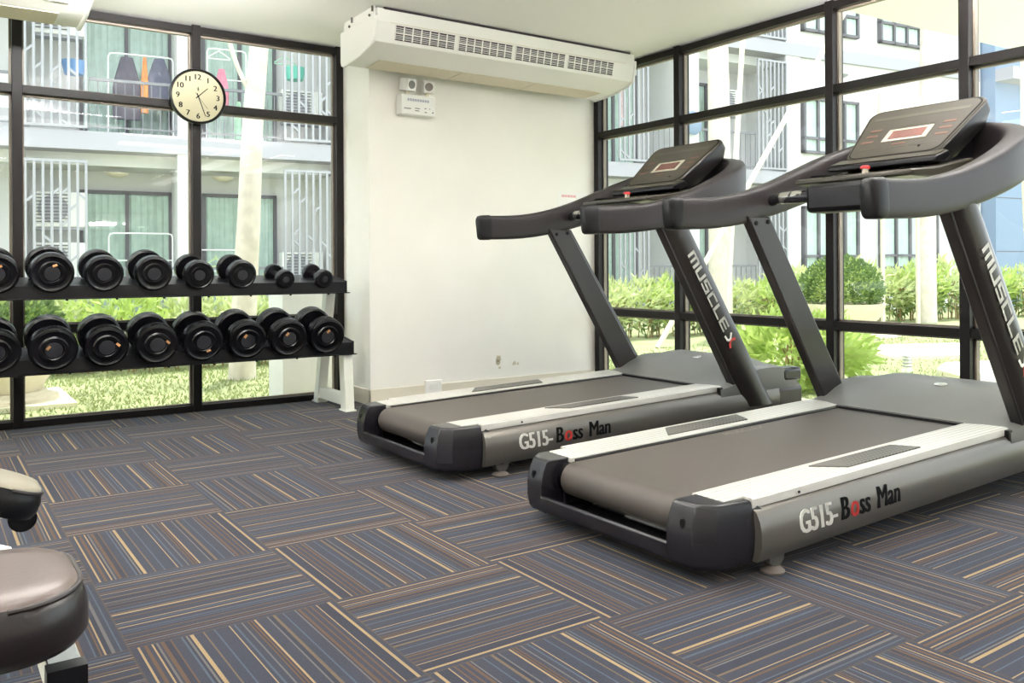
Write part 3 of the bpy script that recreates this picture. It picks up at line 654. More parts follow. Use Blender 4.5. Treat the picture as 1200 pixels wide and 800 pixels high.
# ------------------------------------------------------------------ ceiling air conditioner
def make_ac():
    e = empty('air_conditioner')
    W = 2.0
    # profile (y from front 0 to back .46, z below ceiling)
    pr = [(.0, -.012), (.0, -.085), (.004, -.092), (.024, -.186), (.03, -.196), (.07, -.212), (.13, -.228), (.20, -.242), (.22, -.248), (.43, -.258), (.462, -.25), (.47, -.225), (.47, -.012)]
    b = MB().loft([[(x, y, z) for y, z in pr] for x in (.02, W - .02)]); bd = b.build('casing', M_acw, e, smooth=True, angle=25)
    for x0 in (0, W - .02):
        pe = [(-.004, -.055), (-.002, -.092), (.018, -.186), (.03, -.204), (.07, -.222), (.13, -.238), (.20, -.253), (.30, -.262), (.44, -.27), (.472, -.26), (.482, -.235), (.482, -.085), (.482, -.055)]
        MB().prism([(x0, y, z) for y, z in pe], (.02, 0, 0)).build('end_panel', M_acw, e, bevel=.006)
    for x0 in (.03, W - .034):
        MB().box((x0 - .02, .02, -.07), (x0 - .014, .44, 0)).build('hanging_bracket', M_acw, e)
    for y in (.08, .36):
        MB().tube([(.012, y, -.04), (.002, y, -.04)], .008, 8).build('hanger_bolt', M_panel, e); MB().tube([(.0, y - .05, 0), (.0, y - .05, -.03)], .006, 8).build('hanger_rod', M_panel, e)
    MB().box((.06, -.002, -.016), (W - .06, .44, -.004)).build('top_gap', M_acd, e)
    # four discharge grilles on the sloped front
    Yv = Vector((0, .020, -.094)).normalized(); Nn = Vector((0, -.094, -.020)).normalized(); P0 = Vector((0, .004, -.093))
    def q(u, v, n): return Vector((u, 0, 0)) + P0 + Yv * v + Nn * n
    xs_ = [(.135, .535), (.56, .955), (.98, 1.375), (1.40, 1.795)]
    for x0, x1 in xs_:
        d = MB(); d.loft([[q(x0, .002, .0005), q(x1, .002, .0005), q(x1, .085, .0005), q(x0, .085, .0005)], [q(x0, .002, .0015), q(x1, .002, .0015), q(x1, .085, .0015), q(x0, .085, .0015)]])
        g = d.build('discharge_grille', M_acd, e)
        v_ = MB()
        def strip(u0, u1, a, b_, h=.004):
            v_.loft([[q(u0, a, .0015), q(u1, a, .0015), q(u1, b_, .0015), q(u0, b_, .0015)], [q(u0, a, h), q(u1, a, h), q(u1, b_, h), q(u0, b_, h)]])
        strip(x0, x1, .040, .047, .008)
        for a in (.012, .022, .031, .055, .064, .074): strip(x0, x1, a, a + .003)
        nv = 7
        for k in range(nv + 1):
            u = x0 + (x1 - x0) * k / nv; strip(max(x0, u - .004), min(x1, u + .004), .004, .083, .003)
        v_.build('louvre', M_acw, g)
    MB().box((.10, -.001, -.087), (W - .10, .006, -.0845)).build('front_line', M_acb, e)
    # intake panels on the sloped underside, at the back
    Y2 = Vector((0, .21, -.010)).normalized(); N2 = Vector((0, -.010, -.21)).normalized(); P2 = Vector((0, .228, -.2485))
    for k in range(3):
        x0 = .14 + k * .58; a = MB()
        def q2(u, v, n): return Vector((u, 0, 0)) + P2 + Y2 * v + N2 * n
        a.loft([[q2(x0, 0, n), q2(x0 + .572, 0, n), q2(x0 + .572, .19, n), q2(x0, .19, n)] for n in (.0, .004)]); a.build('intake_panel', M_acb, e)
    return e
ac = make_ac(); ac.location = (2.12, 4.425, CZ)
tag(ac, 'long white ceiling air conditioner with four louvred outlets above the white wall', 'air conditioner', 'ceiling air conditioners')
ac2 = copy_tree(ac); ac2.location = (-1.315, 4.425, CZ)
tag(ac2, 'white ceiling air conditioner cut off by the top left corner of the photo', 'air conditioner')
lb = MB(); lb.box((1.80, .10, -.2295), (1.90, .17, -.224))
lb.build('label_sticker', M_paper, ac2)

# ------------------------------------------------------------------ emergency light, socket, notice on the white wall
em = empty('emergency_light', (2.665, 5.0, 1.937), label='white twin-head emergency light box on the white wall below the air conditioner', cat='emergency light')
MB().box((-.12, -.075, -.075), (.13, 0, .055)).build('battery_box', M_acw, em, bevel=.006)
for x, rz in ((-.065, .25), (.085, -.35)):
    Mh = Matrix.Translation((x, -.06, .118)) @ Matrix.Rotation(rz, 4, 'Z') @ Matrix.Rotation(.15, 4, 'X')
    h = MB().box((-.038, -.04, -.04), (.038, .04, .04), Mh).build('lamp_head', M_acw, em, bevel=.006)
    MB().lathe([(-.041, .001), (-.043, .026), (-.039, .027), (-.039, .001)], 20, Mh).build('lens', M_panel, h, smooth=True)
    MB().tube([(x, -.05, .05), (x, -.05, .09)], .012, 10).build('swivel', M_acb, em)
hd = MB()
for k_ in range(9): hd.box((-.075 + k_ * .018, -.0765, .012), (-.062 + k_ * .018, -.0745, .028))
hd.build('box_print', mat('faint_print', (176, 176, 190), .5), em)
pm = MB()
for x, z, w_ in ((-.10, -.04, .05), (-.02, -.035, .035), (-.02, -.05, .03), (.05, -.03, .012), (.05, -.055, .016), (.085, -.03, .006)): pm.box((x, -.0765, z), (x + w_, -.0745, z + .005))
pm.build('box_print', M_frame, em)
MB().lathe([(-.078, .001), (-.078, .004), (-.074, .004), (-.074, .001)], 10, Matrix.Translation((.11, 0, -.05))).build('indicator', M_blackt, em)
so = empty('wall_socket', (2.80, 4.988, .083), label='small white socket cover on the baseboard of the white wall', cat='socket')
MB().box((-.062, -.018, -.045), (.062, 0, .045)).build('cover', M_paper, so, bevel=.004)
MB().box((-.03, -.0195, -.02), (.03, -.0175, .02)).build('faceplate', M_acw, so)
no = empty('notice', (4.0, 5.0, 1.385), label='small white paper notice with red heading taped to the white wall', cat='notice')
MB().box((-.13, -.0015, -.085), (.15, 0, .045)).build('sheet', M_paper, no)
hd = MB()
for x0, x1 in ((-.10, -.072), (-.068, -.05), (-.046, -.02), (-.016, .004), (.008, .034)): hd.box((x0, -.0022, .004), (x1, -.0014, .022))
hd.build('heading', mat('faint_red_print', (230, 176, 176), .6), no)
ch = MB(); rnd = random.Random(3)
for cx, cz, s_ in ((3.335, .235, .03), (3.33, .21, .022), (3.345, .17, .012), (3.47, .19, .016), (3.5, .185, .012)):
    ch.prism([(cx + s_ * math.cos(a) * rnd.uniform(.5, 1.2), 5.0, cz + s_ * math.sin(a) * rnd.uniform(.5, 1.2)) for a in [k * .8 for k in range(8)]], (0, -.0008, 0))
tag(ch.build('peeling_patch', mat('chipped_plaster', (205, 196, 170), .8)), 'chipped paint patch low on the white wall', 'paint chip')

# ------------------------------------------------------------------ benches at the left edge
M_piping = mat('dark_piping', (44, 36, 36), .4)
def bench(x, y, z, ln, wd, th, ang, label, dip=0, m1=None, m2=None):
    e = empty('weight_bench', (x, y, 0), ang, label, 'bench', 'weight benches at the left edge')
    def outline(s_=1, n=10):
        r = wd * .36 * s_; w2 = wd / 2 * s_; pts = []
        x1 = -(1 - s_) * wd * .5
        for k in range(n + 1):
            a = R(-90 + 90 * k / n); pts.append((x1 - r + r * math.cos(a), -w2 + r + r * math.sin(a)))
        for k in range(n + 1):
            a = R(0 + 90 * k / n); pts.append((x1 - r + r * math.cos(a), w2 - r + r * math.sin(a)))
        return pts + [(-ln, w2), (-ln, -w2)]
    a, b_, c, d = outline(.86), outline(.97), outline(1), outline(.93)
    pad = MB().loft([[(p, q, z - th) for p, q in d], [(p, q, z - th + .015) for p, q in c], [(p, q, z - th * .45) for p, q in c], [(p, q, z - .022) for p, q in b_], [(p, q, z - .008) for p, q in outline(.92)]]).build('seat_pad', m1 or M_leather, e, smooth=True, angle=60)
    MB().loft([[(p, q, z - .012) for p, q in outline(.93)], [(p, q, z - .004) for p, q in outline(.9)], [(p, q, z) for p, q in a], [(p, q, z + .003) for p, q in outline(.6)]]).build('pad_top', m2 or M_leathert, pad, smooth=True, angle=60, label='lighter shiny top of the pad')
    pp = [(p, q, z - .010) for p, q in outline(.935)]
    MB().tube(pp[:-2], .004, 8).build('piping', M_piping, pad, smooth=True)
    pad.matrix_basis = Matrix.Translation((0, 0, z)) @ Matrix.Rotation(dip, 4, 'Y') @ Matrix.Translation((0, 0, -z))
    if dip: z += .03
    MB().box((-ln, -.03, z - th - .05), (-.18, .03, z - th)).build('spine', M_white_metal, e, bevel=.005)
    MB().loft([[(-.24, -.03, z - th - .05), (-.18, -.03, z - th - .05), (-.18, .03, z - th - .05), (-.24, .03, z - th - .05)], [(-.16, -.03, .04), (-.10, -.03, .04), (-.10, .03, .04), (-.16, .03, .04)]]).build('leg', M_white_metal, e, bevel=.004)
    MB().box((-.16, -.24, 0), (-.10, .24, .045)).build('foot', M_white_metal, e, bevel=.004)
    MB().box((-ln, -.03, .01), (-ln + .06, .03, z - th)).build('leg', M_white_metal, e)
    MB().box((-ln, -.24, 0), (-ln + .06, .24, .045)).build('foot', M_white_metal, e)
    return e
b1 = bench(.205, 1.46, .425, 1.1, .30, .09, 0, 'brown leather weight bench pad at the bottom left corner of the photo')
bt = MB().box((-.052, -.02, .235), (-.004, .36, .282)).build('cross_tube', M_chrome, b1, bevel=.003)
MB().box((-.055, -.05, .2325), (-.001, -.018, .2845)).build('tube_cap', M_black, bt)
MB().box((-.2, .10, .245), (-.05, .14, .275)).build('tube_bracket', M_white_metal, b1)
MB().tube([(-.42, .34, .335), (-.10, .34, .335), (-.075, .34, .333), (-.065, .34, .33)], [.045, .045, .035, .012], 16).build('padded_roller', M_white_metal, b1, smooth=True)
MB().tube([(-.30, .0, .335), (-.30, .34, .335)], .015, 10).build('roller_arm', M_chrome, b1)
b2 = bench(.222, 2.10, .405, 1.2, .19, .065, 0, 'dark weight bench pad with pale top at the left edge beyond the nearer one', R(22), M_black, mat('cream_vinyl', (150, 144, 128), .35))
bt = MB().tube([(-.03, .18, .30), (-.03, .48, .30)], .027, 18).build('cross_tube', M_white_metal, b2, smooth=True)
MB().tube([(-.03, .155, .30), (-.03, .182, .30)], .030, 18).build('tube_cap', M_rubber, bt, smooth=True)
MB().box((-.2, .25, .285), (-.03, .29, .315)).build('tube_bracket', M_white_metal, b2)

# ------------------------------------------------------------------ outside: ground
GZ = -.12
def stuffmesh(n_, fn, seed, name, m):
    rr_ = random.Random(seed); mb = MB()
    for _ in range(n_): fn(mb, rr_)
    return mb
struct('ground_lawn', MB().box((-16, -8, GZ - .4), (40, 34, GZ)), mat('lawn_ground', (146, 152, 108), .9, noise=.2, nscale=2.5))
struct('ground_paving', MB().box((-6, WY + .09, GZ), (5.6, WY + .42, GZ + .02)).box((WX + .09, -4, GZ), (5.35, WY + .09, GZ + .02)), M_pave)
struct('foundation', MB().box((-3, -3, GZ - .3), (WX + .07, WY + .07, -.06)), M_pave)
def blade(mb, r_):
    if r_.random() < .55:
        x, y = r_.uniform(-1.5, 6), r_.uniform(WY + .45, 8.8)
        if 2.05 < x < 3.0 and 5.95 < y < 6.45: return
    else: x, y = r_.uniform(5.4, 13), r_.uniform(-1, 7.6)
    h = r_.uniform(.015, .04); a = r_.uniform(0, 6.28); dx, dy = math.cos(a) * .007, math.sin(a) * .007; lx, ly = r_.uniform(-.025, .025), r_.uniform(-.025, .025)
    mb.add([(x - dx, y - dy, GZ), (x + dx, y + dy, GZ), (x + lx, y + ly, GZ + h)], [(0, 1, 2)])
gb = stuffmesh(30000, blade, 5, '', None)
tag(gb.build('grass', M_grass), 'short green lawn grass outside the windows', 'grass', kind='stuff')
# patches of sunlight on the lawn, put in as pale paving-coloured slabs
struct('ground_sun_patches', MB().prism([(8.35, 5.15, GZ), (9.2, 6.1, GZ), (10.5, 5.5, GZ), (9.1, 4.78, GZ)], (0, 0, .045)).prism([(7.65, 4.25, GZ), (8.25, 4.5, GZ), (9.0, 4.25, GZ), (10.2, 3.2, GZ), (8.6, 1.8, GZ), (6.9, 3.3, GZ)], (0, 0, .045)), M_pave)
# white soffit of the upper floor outside the right windows
struct('trim_soffit', MB().prism([(5.3, 4.36, 3.0), (13.0, 3.93, 3.0), (13.0, 2.6, 3.0), (5.3, 2.6, 3.0)], (0, 0, .25)), mat('soffit_white', (246, 246, 252), .7))

# ------------------------------------------------------------------ apartment building across the courtyard
ab = empty('apartment_building', (1.22, 13.86, 0), R(-8.77), 'white three-storey apartment building with grey balcony screens across the courtyard', 'building')
def abp(mb, name, m, parent=None, **k): return mb.build(name, m, parent or ab, **k)
def fl(k): return .12 + 2.75 * k
XL, XR = -7.0, 14.3
m_ = MB(); m_.box((XL, 1.2, GZ), (XR, 1.5, 9.2)); m_.box((14.1, 0.0, GZ), (20.4, .4, 9.2)); m_.box((XL, 1.5, 9), (20.4, 4, 9.2))
abp(m_, 'wall', M_ext)
for k in (0, 1, 2, 3):
    z = fl(k)
    x1 = 14.2 if k < 2 else 20.3
    abp(MB().box((XL, -.08, z - .27), (x1, 1.25, z)), 'floor_slab', M_slab)
    if k: abp(MB().box((XL, .35, z - .45), (14.2, 1.2, z - .265)), 'beam', M_ext)
piers = [(-4.3, -4.05), (-2.28, -2.11), (-.16, -.01), (2.02, 2.19), (4.42, 4.62), (6.7, 6.9), (9.0, 9.2), (11.35, 11.8), (14.1, 14.5)]
for a, b_ in piers: abp(MB().box((a, -.05, GZ), (b_, 1.2, 9)), 'pier', M_ext)
def ap_window(x0, x1, z0, z1, y, cols, trans=None, curtain=True):
    f = MB(); t_ = .055
    for u in [x0 + (x1 - x0 - t_) * i / cols for i in range(cols + 1)]: f.box((u, y - .05, z0), (u + t_, y + .06, z1))
    for v in [z0, z1 - t_] + ([trans] if trans else []): f.box((x0, y - .05, v), (x1, y + .06, v + t_))
    w_ = abp(f, 'window', M_frame)
    abp(MB().box((x0 + .02, y - .012, z0 + .02), (x1 - .02, y - .004, z1 - .02)), 'pane', M_glass2, w_)
    if curtain:
        c = MB(); n = 40; pts = []
        c.loft([[(x0 + (x1 - x0) * i / n, y - .001 + .0 * i, zz) for i in range(n + 1)] + [(x1, y + .05, zz), (x0, y + .05, zz)] for zz in (z0 + .03, z1 - .03)])
        cu = abp(MB().loft([[(x0 + .03 + (x1 - x0 - .06) * i / n, y + .022 + .016 * math.sin(i * 1.9), zz) for i in range(n + 1)] + [(x1 - .03, y + .05, zz), (x0 + .03, y + .05, zz)] for zz in (z0 + .03, z1 - .03)]), 'curtain', M_curt, w_, smooth=True)
doors = [(-3.7, -2.45), (-1.9, -.5), (.68, 2.03), (2.49, 3.70), (5.1, 6.4), (7.2, 8.5), (9.95, 11.1), (11.88, 12.95)]
for k in (0, 1, 2):
    for a, b_ in doors:
        if k == 2 and a < 8: continue
        ap_window(a, b_, fl(k) + .02, fl(k) + 2.0, 1.16, 2)
for a, b_, z0, z1, tr, cols in [(14.55, 16.18, .78, 2.16, 1.06, 4), (16.87, 18.75, .80, 2.2, 1.08, 4), (14.55, 16.18, 3.30, 4.5, 3.6, 4), (16.87, 18.75, 3.30, 4.5, 3.6, 4),
                          (14.55, 16.2, 5.92, 6.7, 6.35, 4), (16.87, 18.6, 5.92, 6.7, 6.35, 4), (19.3, 20.2, 3.3, 4.5, 3.6, 2)]:
    ap_window(a, b_, z0, z1, -.07, cols, tr)
def screen(x0, x1, z0, z1, seed):
    s_ = MB(); r_ = random.Random(seed); n = max(4, round((x1 - x0) / .11)); st = (x1 - x0 - .035) / n
    for i in range(n + 1): s_.box((x0 + st * i, -.11, z0), (x0 + st * i + .035, -.07, z1))
    s_.box((x0, -.112, z1 - .04), (x1, -.068, z1)); s_.box((x0, -.112, z0), (x1, -.068, z0 + .04))
    for _ in range(int(n * 1.3)):
        i = r_.randrange(n); zz = r_.uniform(z0 + .1, z1 - .4); u = x0 + st * i; up_ = r_.choice((-.1, .1))
        s_.prism([(u + .02, -.105, zz), (u + st + .02, -.105, zz + up_), (u + st + .02, -.105, zz + up_ + .045), (u + .02, -.105, zz + .045)], (0, .03, 0))
    s_.box((x1 - .035, -.1, z1 - .04), (x1, .6, z1)); s_.box((x1 - .035, -.1, z0), (x1, .6, z0 + .04))
    abp(s_, 'balcony_screen', M_screen)
def railing(x0, x1, z):
    s_ = MB(); s_.box((x0, -.06, z + .74), (x1, -.02, z + .78)); s_.box((x0, -.05, z + .06), (x1, -.03, z + .085))
    n = int((x1 - x0) / .12)
    for i in range(n + 1): u = x0 + (x1 - x0) * i / n; s_.box((u - .006, -.048, z), (u + .006, -.034, z + .76))
    abp(s_, 'balcony_railing', M_rail)
sc_ = [(-4.02, -3.2), (-3.1, -2.3), (0, .80), (3.59, 4.40), (4.64, 5.4), (9.87, 10.55), (13.28, 14.08)]; rl_ = [(-2.1, -.18), (.82, 2.02), (2.2, 3.58), (7.0, 8.9), (10.57, 11.34), (11.82, 13.26)]
for k in (0, 1, 2):
    for i, (a, b_) in enumerate(sc_):
        if k == 2 and a < 8: continue
        screen(a, b_, fl(k) + .03, fl(k) + 2.32, k * 10 + i)
    for a, b_ in rl_:
        if k == 2 and a < 8: continue
        railing(a, b_, fl(k))
# blue-grey wing at the far right
bw = empty('apartment_wing', (1.22, 13.86, 0), R(-8.77), 'blue-grey apartment wing wall at the right edge beyond the white building', 'building')
MB().box((20.46, -.35, GZ), (27, 3, 9.2)).build('wall', M_bluew, bw)
MB().box((20.46, -.8, 5.3), (21.9, -.35, 5.6)).build('ledge', M_slab, bw)
jt = MB()
for z in (1.2, 2.5, 3.8, 5.9, 7.2): jt.box((20.47, -.355, z), (27, -.349, z + .02))
jt.build('joint', M_frame, bw)
ABM = Matrix.Translation((1.22, 13.86, 0)) @ Matrix.Rotation(R(-8.77), 4, 'Z')
def abw(x, y, z): return tuple(ABM @ Vector((x, y, z)))
# balcony ceiling lamp, condensers, racks, laundry
for x, z, lab in ((1.2, 2.52, 'round balcony ceiling lamp above the lower balcony with the white drying rack'), (2.75, 2.52, 'round balcony ceiling lamp next to the pale tree trunk'), (15.7, 5.33, 'small grey soffit lamp under the slab above the nearer treadmill')):
    e = empty('balcony_lamp', abw(x, .55 if x < 10 else -.03, z - .18 if x < 10 else z - .25), R(-8.77), lab, 'lamp', 'balcony lamps')
    MB().lathe([(0, .001), (0, .17), (.03, .15), (.06, .08), (.07, .001)], 20, Matrix.Rotation(R(-90), 4, 'X')).build('shade', M_acb if x < 10 else M_screen, e, smooth=True)
def condenser(x, z, label):
    e = empty('air_conditioner_unit', abw(x, .45, z), R(-8.77), label, 'air conditioner unit', 'outdoor units behind the balcony screens')
    MB().box((-.34, 0, 0), (.34, .26, .52)).build('casing', M_acw, e, bevel=.01)
    MB().lathe([(0, .001), (0, .2), (-.012, .2), (-.012, .001)], 24, Matrix.Translation((-.08, 0, .27))).build('fan_grille', M_screen, e)
    v_ = MB()
    for i in range(9): v_.box((-.3, -.016, .07 + i * .05), (.14, -.01, .085 + i * .05))
    v_.build('vent_slats', M_frame, e)
    MB().box((-.32, .02, -.04), (.32, .24, 0)).build('shelf_bracket', M_screen, e)
for x, z, lab in ((.42, 1.5, 'upper white outdoor unit behind the left lower balcony screen'), (.42, .75, 'lower white outdoor unit behind the left lower balcony screen'),
                  (.42, 4.35, 'white outdoor unit behind the upper left balcony screen'), (4.0, .62, 'white outdoor unit behind the balcony screen right of the tree trunk'),
                  (4.0, 3.3, 'white outdoor unit behind the upper balcony screen right of the tree trunk'), (13.0, 4.1, 'white outdoor unit beside the tall screen seen over the far treadmill')):
    condenser(x, z, lab)
M_rack = mat('white_tube', (246, 246, 244), .4)
def drying_rack(x0, x1, z, h, label, y=.45):
    e = empty('drying_rack', abw(x0, y, z), R(-8.77), label, 'drying rack', 'white drying racks on the balconies')
    L_ = x1 - x0; q = MB()
    q.tube([(0, 0, 0), (0, 0, h - .06), (.02, 0, h - .015), (.07, 0, h), (L_ - .07, 0, h), (L_ - .02, 0, h - .015), (L_, 0, h - .06), (L_, 0, 0)], .012, 8); q.build('frame', M_rack, e, smooth=True)
    MB().tube([(0, 0, h * .68), (L_, 0, h * .68)], .009, 8).build('rail', M_rack, e)
    for u in (0, L_): MB().box((u - .015, -.2, 0), (u + .015, .2, .025)).build('foot', M_rack, e)
drying_rack(1.08, 2.0, 2.87, 1.28, 'white drying rack holding dark garments on the upper left balcony')
drying_rack(2.5, 3.1, 2.87, 1.5, 'white drying rack on the upper balcony behind the wall clock')
drying_rack(1.08, 1.98, .12, 1.3, 'white drying rack on the lower left balcony')
drying_rack(2.3, 3.2, .12, 1.05, 'white drying rack with a pale green hanger on the lower balcony left of the trunk')
def garment(x, z, w_, h, rgb, label, y=.45):
    m = mat('cloth', rgb, .9, noise=.15, nscale=12); mb = MB(); n = 8
    rings = []
    for i in range(7):
        t = i / 6; ww = w_ * (.42 + .58 * min(1, t * 2.2)) * (1 if t < .9 else .96); rr_ = []
        for k in range(14):
            a = 2 * math.pi * k / 14; rr_.append((ww / 2 * math.cos(a), .05 * math.sin(a) + .012 * math.sin(5 * a + t * 3), -h * t))
        rings.append(rr_)
    e = mb.loft(rings).build('garment', m, smooth=True); e.location = abw(x, y, z); e.rotation_euler = (0, 0, R(-8.77))
    tag(e, label, 'garment', 'laundry on the balconies')
for x, z, w_, h, c, lab in ((1.34, 4.10, .40, .95, (96, 92, 104), 'dark grey garment hanging left of the orange one'), (1.59, 4.12, .11, .85, (240, 160, 104), 'orange garment hanging between two dark ones'),
    (1.80, 4.12, .36, .75, (104, 104, 122), 'dark blue-grey garment hanging right of the orange one'), (2.72, 4.05, .22, .6, (222, 140, 160), 'pink garment hanging to the right of the wall clock'),
    (3.2, 3.9, .16, .9, (232, 150, 120), 'orange patterned garment hanging left of the pale tree trunk'), (2.98, 3.55, .14, .6, (176, 214, 186), 'pale green garment hanging low left of the tree trunk'),
    (10.3, 4.45, .16, .8, (216, 190, 190), 'pale pink garment hanging behind the far balcony screen')):
    garment(x, z, w_, h, c, lab)
def hanger(x, z, c, lab, y=.45):
    q = MB(); q.tube([(0, 0, .06), (.02, 0, .085), (.0, 0, .1), (-.02, 0, .08)], .008, 6); q.tube([(0, 0, .06), (-.17, 0, -.05), (-.17, 0, -.07), (.17, 0, -.07), (.17, 0, -.05), (0, 0, .06)], .01, 6)
    o = q.build('clothes_hanger', mat('hanger', c, .5), smooth=True); o.location = abw(x, y, z); o.rotation_euler = (0, 0, R(-8.77)); tag(o, lab, 'hanger', 'hangers on the balcony racks')
hanger(2.62, .98, (206, 226, 160), 'pale green hanger on the lower rack left of the tree trunk'); hanger(2.68, 4.28, (236, 240, 236), 'white hanger on the rack behind the clock')
hanger(3.72, 4.3, (180, 220, 196), 'pale green hanger right of the upper tree trunk')
def basket(x, z, c, lab):
    o = MB().lathe([(0, .001), (0, .13), (.2, .17), (.2, .16), (.02, .12), (.02, .001)], 18, Matrix.Rotation(R(90), 4, 'X') ).build('laundry_basket', mat('basket', c, .5), smooth=True)
    o.location = abw(x, .3, z); tag(o, lab, 'basket')
basket(3.85, 3.95, (120, 204, 186), 'teal basket behind the upper balcony screen')
basket(.62, 3.74, (120, 160, 212), 'blue basket behind the upper left balcony screen')
o = MB().lathe([(0, .001), (.01, .19), (.04, .24), (.08, .19), (.09, .001)], 24).build('satellite_dish', M_bluew, smooth=True); o.location = abw(11.58, -.2, 3.72); tag(o, 'round grey-blue dish on the white pier above the far treadmill', 'satellite dish')
nb = empty('notice_board', (13.4, 8.05, 0), R(-12), 'cream notice board behind the nearer treadmill console', 'notice board')
MB().box((-.46, -.03, 2.2), (.46, .03, 3.7)).build('board', M_pot, nb); MB().box((-.38, -.04, 3.0), (-.12, -.03, 3.4)).build('poster', mat('poster_purple', (140, 132, 160), .6), nb)
MB().box((-.42, -.02, GZ), (-.36, .02, 2.2)).build('post', M_pot, nb); MB().box((.36, -.02, GZ), (.42, .02, 2.2)).build('post', M_pot, nb)

# ------------------------------------------------------------------ garden
def leaves(n, dims, ls, seed, upright=0, hollow=.55, zmin=-1, narrow=.35):
    r_ = random.Random(seed); mb = MB(); dx, dy, dz = dims
    while n > 0:
        p = Vector((r_.uniform(-1, 1), r_.uniform(-1, 1), r_.uniform(-1, 1)))
        if p.length > 1 or p.length < hollow or p.z < zmin: continue
        n -= 1
        c = Vector((p.x * dx, p.y * dy, p.z * dz)); d = (p.normalized() + Vector((r_.uniform(-.8, .8), r_.uniform(-.8, .8), r_.uniform(-.4, .6) + upright))).normalized()
        s_ = d.cross(Vector((r_.uniform(-1, 1), r_.uniform(-1, 1), r_.uniform(-1, 1)))).normalized(); l = ls * r_.uniform(.7, 1.3); wd = l * narrow
        nn = d.cross(s_) * l * .12
        mb.add([c, c + d * l * .45 + s_ * wd / 2 + nn, c + d * l - nn, c + d * l * .45 - s_ * wd / 2 + nn], [(0, 1, 2, 3)])
    return mb
def stems(n, h, spread, seed, r0=.008):
    r_ = random.Random(seed); mb = MB()
    for _ in range(n):
        x, y = r_.uniform(-spread, spread), r_.uniform(-.15, .15)
        mb.tube([(x, y, 0), (x + r_.uniform(-.05, .05), y, h * .5), (x + r_.uniform(-.12, .12), y + r_.uniform(-.05, .05), h)], r0, 5)
    return mb
# three hedge plants, copied along the building and along the lawn edge
protos = []
for i in range(3):
    e = empty('hedge_plant', (0, 0, GZ))
    st = stems(16, .55, .42, 40 + i).build('stem', M_stem, e); st.location = (0, 0, 0)
    f = leaves(420, (.50, .30, .32), .17, 50 + i, .5, .2, narrow=.26).build('foliage', M_leafp if i != 1 else M_leafl, e); f.location = (0, 0, .50)
    f2 = leaves(130, (.46, .28, .22), .12, 70 + i, .1, .2, narrow=.3).build('foliage', M_leafd, e); f2.location = (0, 0, .28)
    protos.append(e)
def hedge(pts, grp, lab):
    for j, (x, y, sc, rz) in enumerate(pts):
        e = protos[j % 3] if protos[j % 3].get('label') is None else copy_tree(protos[j % 3])
        e.location = (x, y, GZ); e.scale = (sc, sc, sc); e.rotation_euler = (0, 0, rz)
        tag(e, lab, 'hedge plant', grp)
rr0 = random.Random(8)
hedge([(-.9 + .62 * i, 9.25 - .06 * i + rr0.uniform(-.08, .08), rr0.uniform(.84, .98), rr0.uniform(-.3, .3)) for i in range(9)], 'hedge beyond the left windows', 'low leafy hedge plant with bare stems in the row beyond the dumbbell rack windows')
hedge([(6.4 + .62 * i, 9.0 - .07 * i + rr0.uniform(-.1, .1), rr0.uniform(.9, 1.05), rr0.uniform(-.4, .4)) for i in range(9)], 'hedge beyond the far treadmill', 'low leafy hedge plant with bare stems in the row seen beyond the far treadmill')
hedge([(12.0 + .72 * i, 9.2 - .14 * i + rr0.uniform(-.1, .1), rr0.uniform(1.1, 1.3), rr0.uniform(-.4, .4)) for i in range(12)], 'hedge beyond the nearer treadmill', 'leafy hedge plant with bare stems in the row below the apartment windows at right')
def trunk(name, pts, rad, label, branches=(), n=14):
    e = empty(name, pts[0], label=label, cat='tree'); o = Vector(pts[0])
    MB().tube([Vector(p) - o for p in smoothpath(pts, 5)], [rad[0] + (rad[1] - rad[0]) * i / (5 * (len(pts) - 1)) for i in range(5 * (len(pts) - 1) + 1)], n).build('trunk', M_bark, e, smooth=True)
    for bp, br in branches: MB().tube([Vector(p) - o for p in smoothpath(bp, 4)], br, 8).build('branch', M_bark, e, smooth=True)
    return e
trunk('tree', [(2.39, 7.75, GZ), (2.40, 7.74, .35), (2.44, 7.7, 1.3), (2.47, 7.66, 2.2), (2.53, 7.62, 3.1), (2.55, 7.6, 4.2)], (.125, .07), 'pale knotty tree trunk on the lawn right of the wall clock', [([(2.50, 7.64, 2.35), (2.34, 7.66, 2.65), (2.18, 7.7, 3.2)], .02)])
trunk('tree', [(9.2, 8.2, GZ), (9.2, 8.2, 2), (9.16, 8.2, 4.2), (9.1, 8.2, 6)], (.17, .13), 'pale straight tree trunk rising between the two treadmill consoles')
trunk('tree', [(14.45, 8.2, GZ), (14.45, 8.2, 1.2), (14.5, 8.2, 3), (14.6, 8.2, 6.8)], (.17, .13), 'pale tree trunk on the lawn framed by the right-hand window')
trunk('tree', [(9.75, 4.15, GZ), (9.62, 4.25, .6), (9.55, 4.3, 1.6), (9.5, 4.3, 3.0)], (.09, .06), 'tree trunk cut by the right edge of the photo')
def pole(p, q, lab):
    o = MB().tube([Vector(p) - Vector(p), Vector(q) - Vector(p)], .035, 8).build('support_pole', M_pot); o.location = p; tag(o, lab, 'pole', 'poles propping the tree')
pole((7.4, 7.6, GZ), (10.9, 7.3, 4.6), 'long slanted wooden pole propping the tree above the far treadmill')
pole((8.43, 7.44, GZ), (9.35, 7.9, 4.2), 'steep thin wooden pole beside the slanted one')
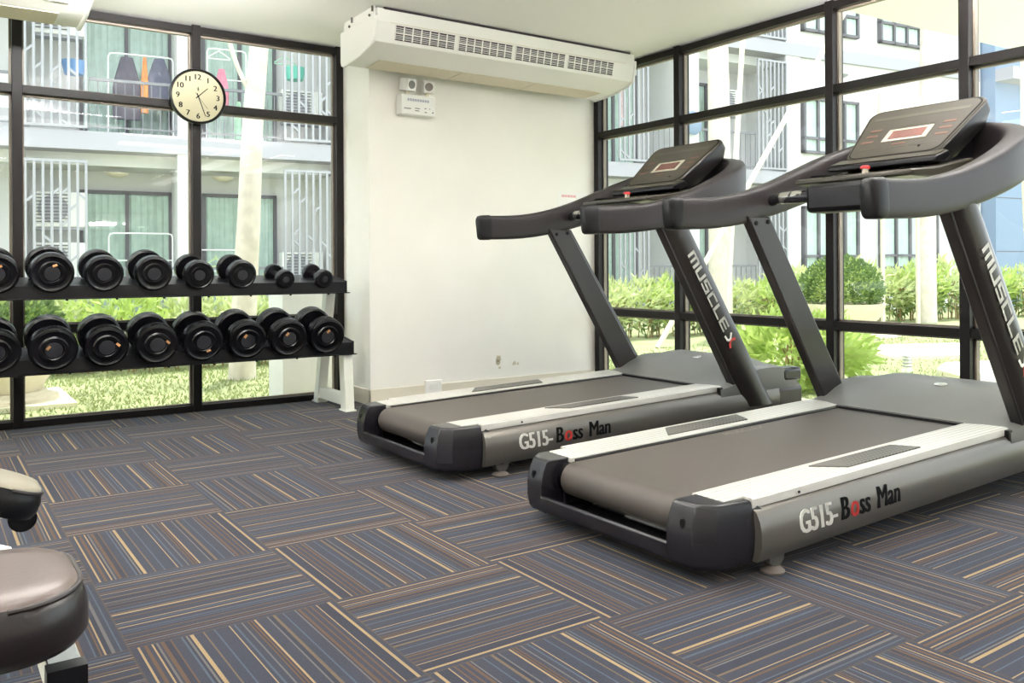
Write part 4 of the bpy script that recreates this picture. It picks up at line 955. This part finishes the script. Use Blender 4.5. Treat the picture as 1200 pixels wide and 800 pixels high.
def planter(x, y, r, label, lab2, br, bz):
    e = empty('stone_planter', (x, y, GZ), label=label, cat='planter', group='stone bowl planters')
    MX = Matrix.Rotation(R(90), 4, 'X')
    MB().lathe([(a - .03, q * r) for a, q in ((.12, .001), (.12, .62), (.2, .70), (.34, .92), (.47, 1.0), (.5, 1.02), (.5, .93), (.42, .9), (.42, .001))], 40, Matrix.Rotation(R(90), 4, 'X')).build('bowl', M_pot, e, smooth=True, angle=40)
    MB().lathe([(a, q * r) for a, q in ((.0, .001), (.0, .84), (.06, .86), (.075, .72), (.10, .70), (.10, .001))], 40, MX).build('base', M_pot, e, smooth=True, angle=40)
    MB().box((-r * .98, -r * .98, 0), (r * .98, r * .98, .035)).build('slab', M_pave, e)
    MB().lathe([(.395, .001), (.395, r * .88), (.41, r * .88), (.41, .001)], 30, MX).build('soil', M_soil, e)
    b_ = empty('round_bush', (x, y, GZ + .41), label=lab2, cat='bush', group='round clipped bushes')
    f = leaves(2600, (br, br, br * bz), .055, int(x * 10), .2, .72, -.35, .6).build('foliage', M_leafd, b_); f.location = (0, 0, br * bz * .5)
    g_ = leaves(700, (br * .9, br * .9, br * bz * .9), .07, int(x * 10) + 1, 0, .5, -.35, .6).build('foliage', M_leafl, b_); g_.location = (0, 0, br * bz * .5)
    MB().tube([(0, 0, -.02), (0.02, 0, .15), (0, .02, .35)], .03, 8).build('stem', M_stem, b_)
planter(.44, 7.35, .50, 'cream stone bowl planter on a square slab outside the window behind the dumbbell rack', 'round clipped bush in the planter behind the dumbbell rack', .46, .62)
planter(10.6, 7.26, .58, 'cream stone bowl planter outside the right-hand window', 'round clipped bush in the planter outside the right-hand window', .56, .85)
sh = empty('leafy_shrub', (5.98, 4.5, GZ), label='bright green leafy shrub just outside between the two treadmills', cat='shrub')
f = leaves(900, (.62, .55, .30), .15, 91, .1, .35, narrow=.42).build('foliage', M_leafl, sh); f.location = (0, 0, .27)
stems(14, .4, .3, 92).build('stem', M_stem, sh)
gl = empty('garden_light', (7.58, 4.49, GZ), label='small white louvred garden light on the lawn', cat='garden light')
MB().lathe([(0, .001), (0, .05), (.02, .05), (.02, .035), (.16, .035), (.16, .001)], 16, Matrix.Rotation(R(90), 4, 'X')).build('post', M_paper, gl)
lv = MB()
for k_ in range(4): lv.lathe([(.05 + .03 * k_, .001), (.05 + .03 * k_, .045), (.058 + .03 * k_, .045), (.058 + .03 * k_, .001)], 16, Matrix.Rotation(R(90), 4, 'X'))
lv.build('louvre', M_screen, gl)
lw = empty('low_wall', (2.16, 6.05, GZ), label='low white exterior wall outside the window at the right end of the dumbbell rack', cat='wall')
MB().box((0, 0, 0), (.75, .3, .82)).build('body', M_ext, lw); MB().box((-.015, -.015, .82), (.765, .315, .85)).build('coping', M_pave, lw)
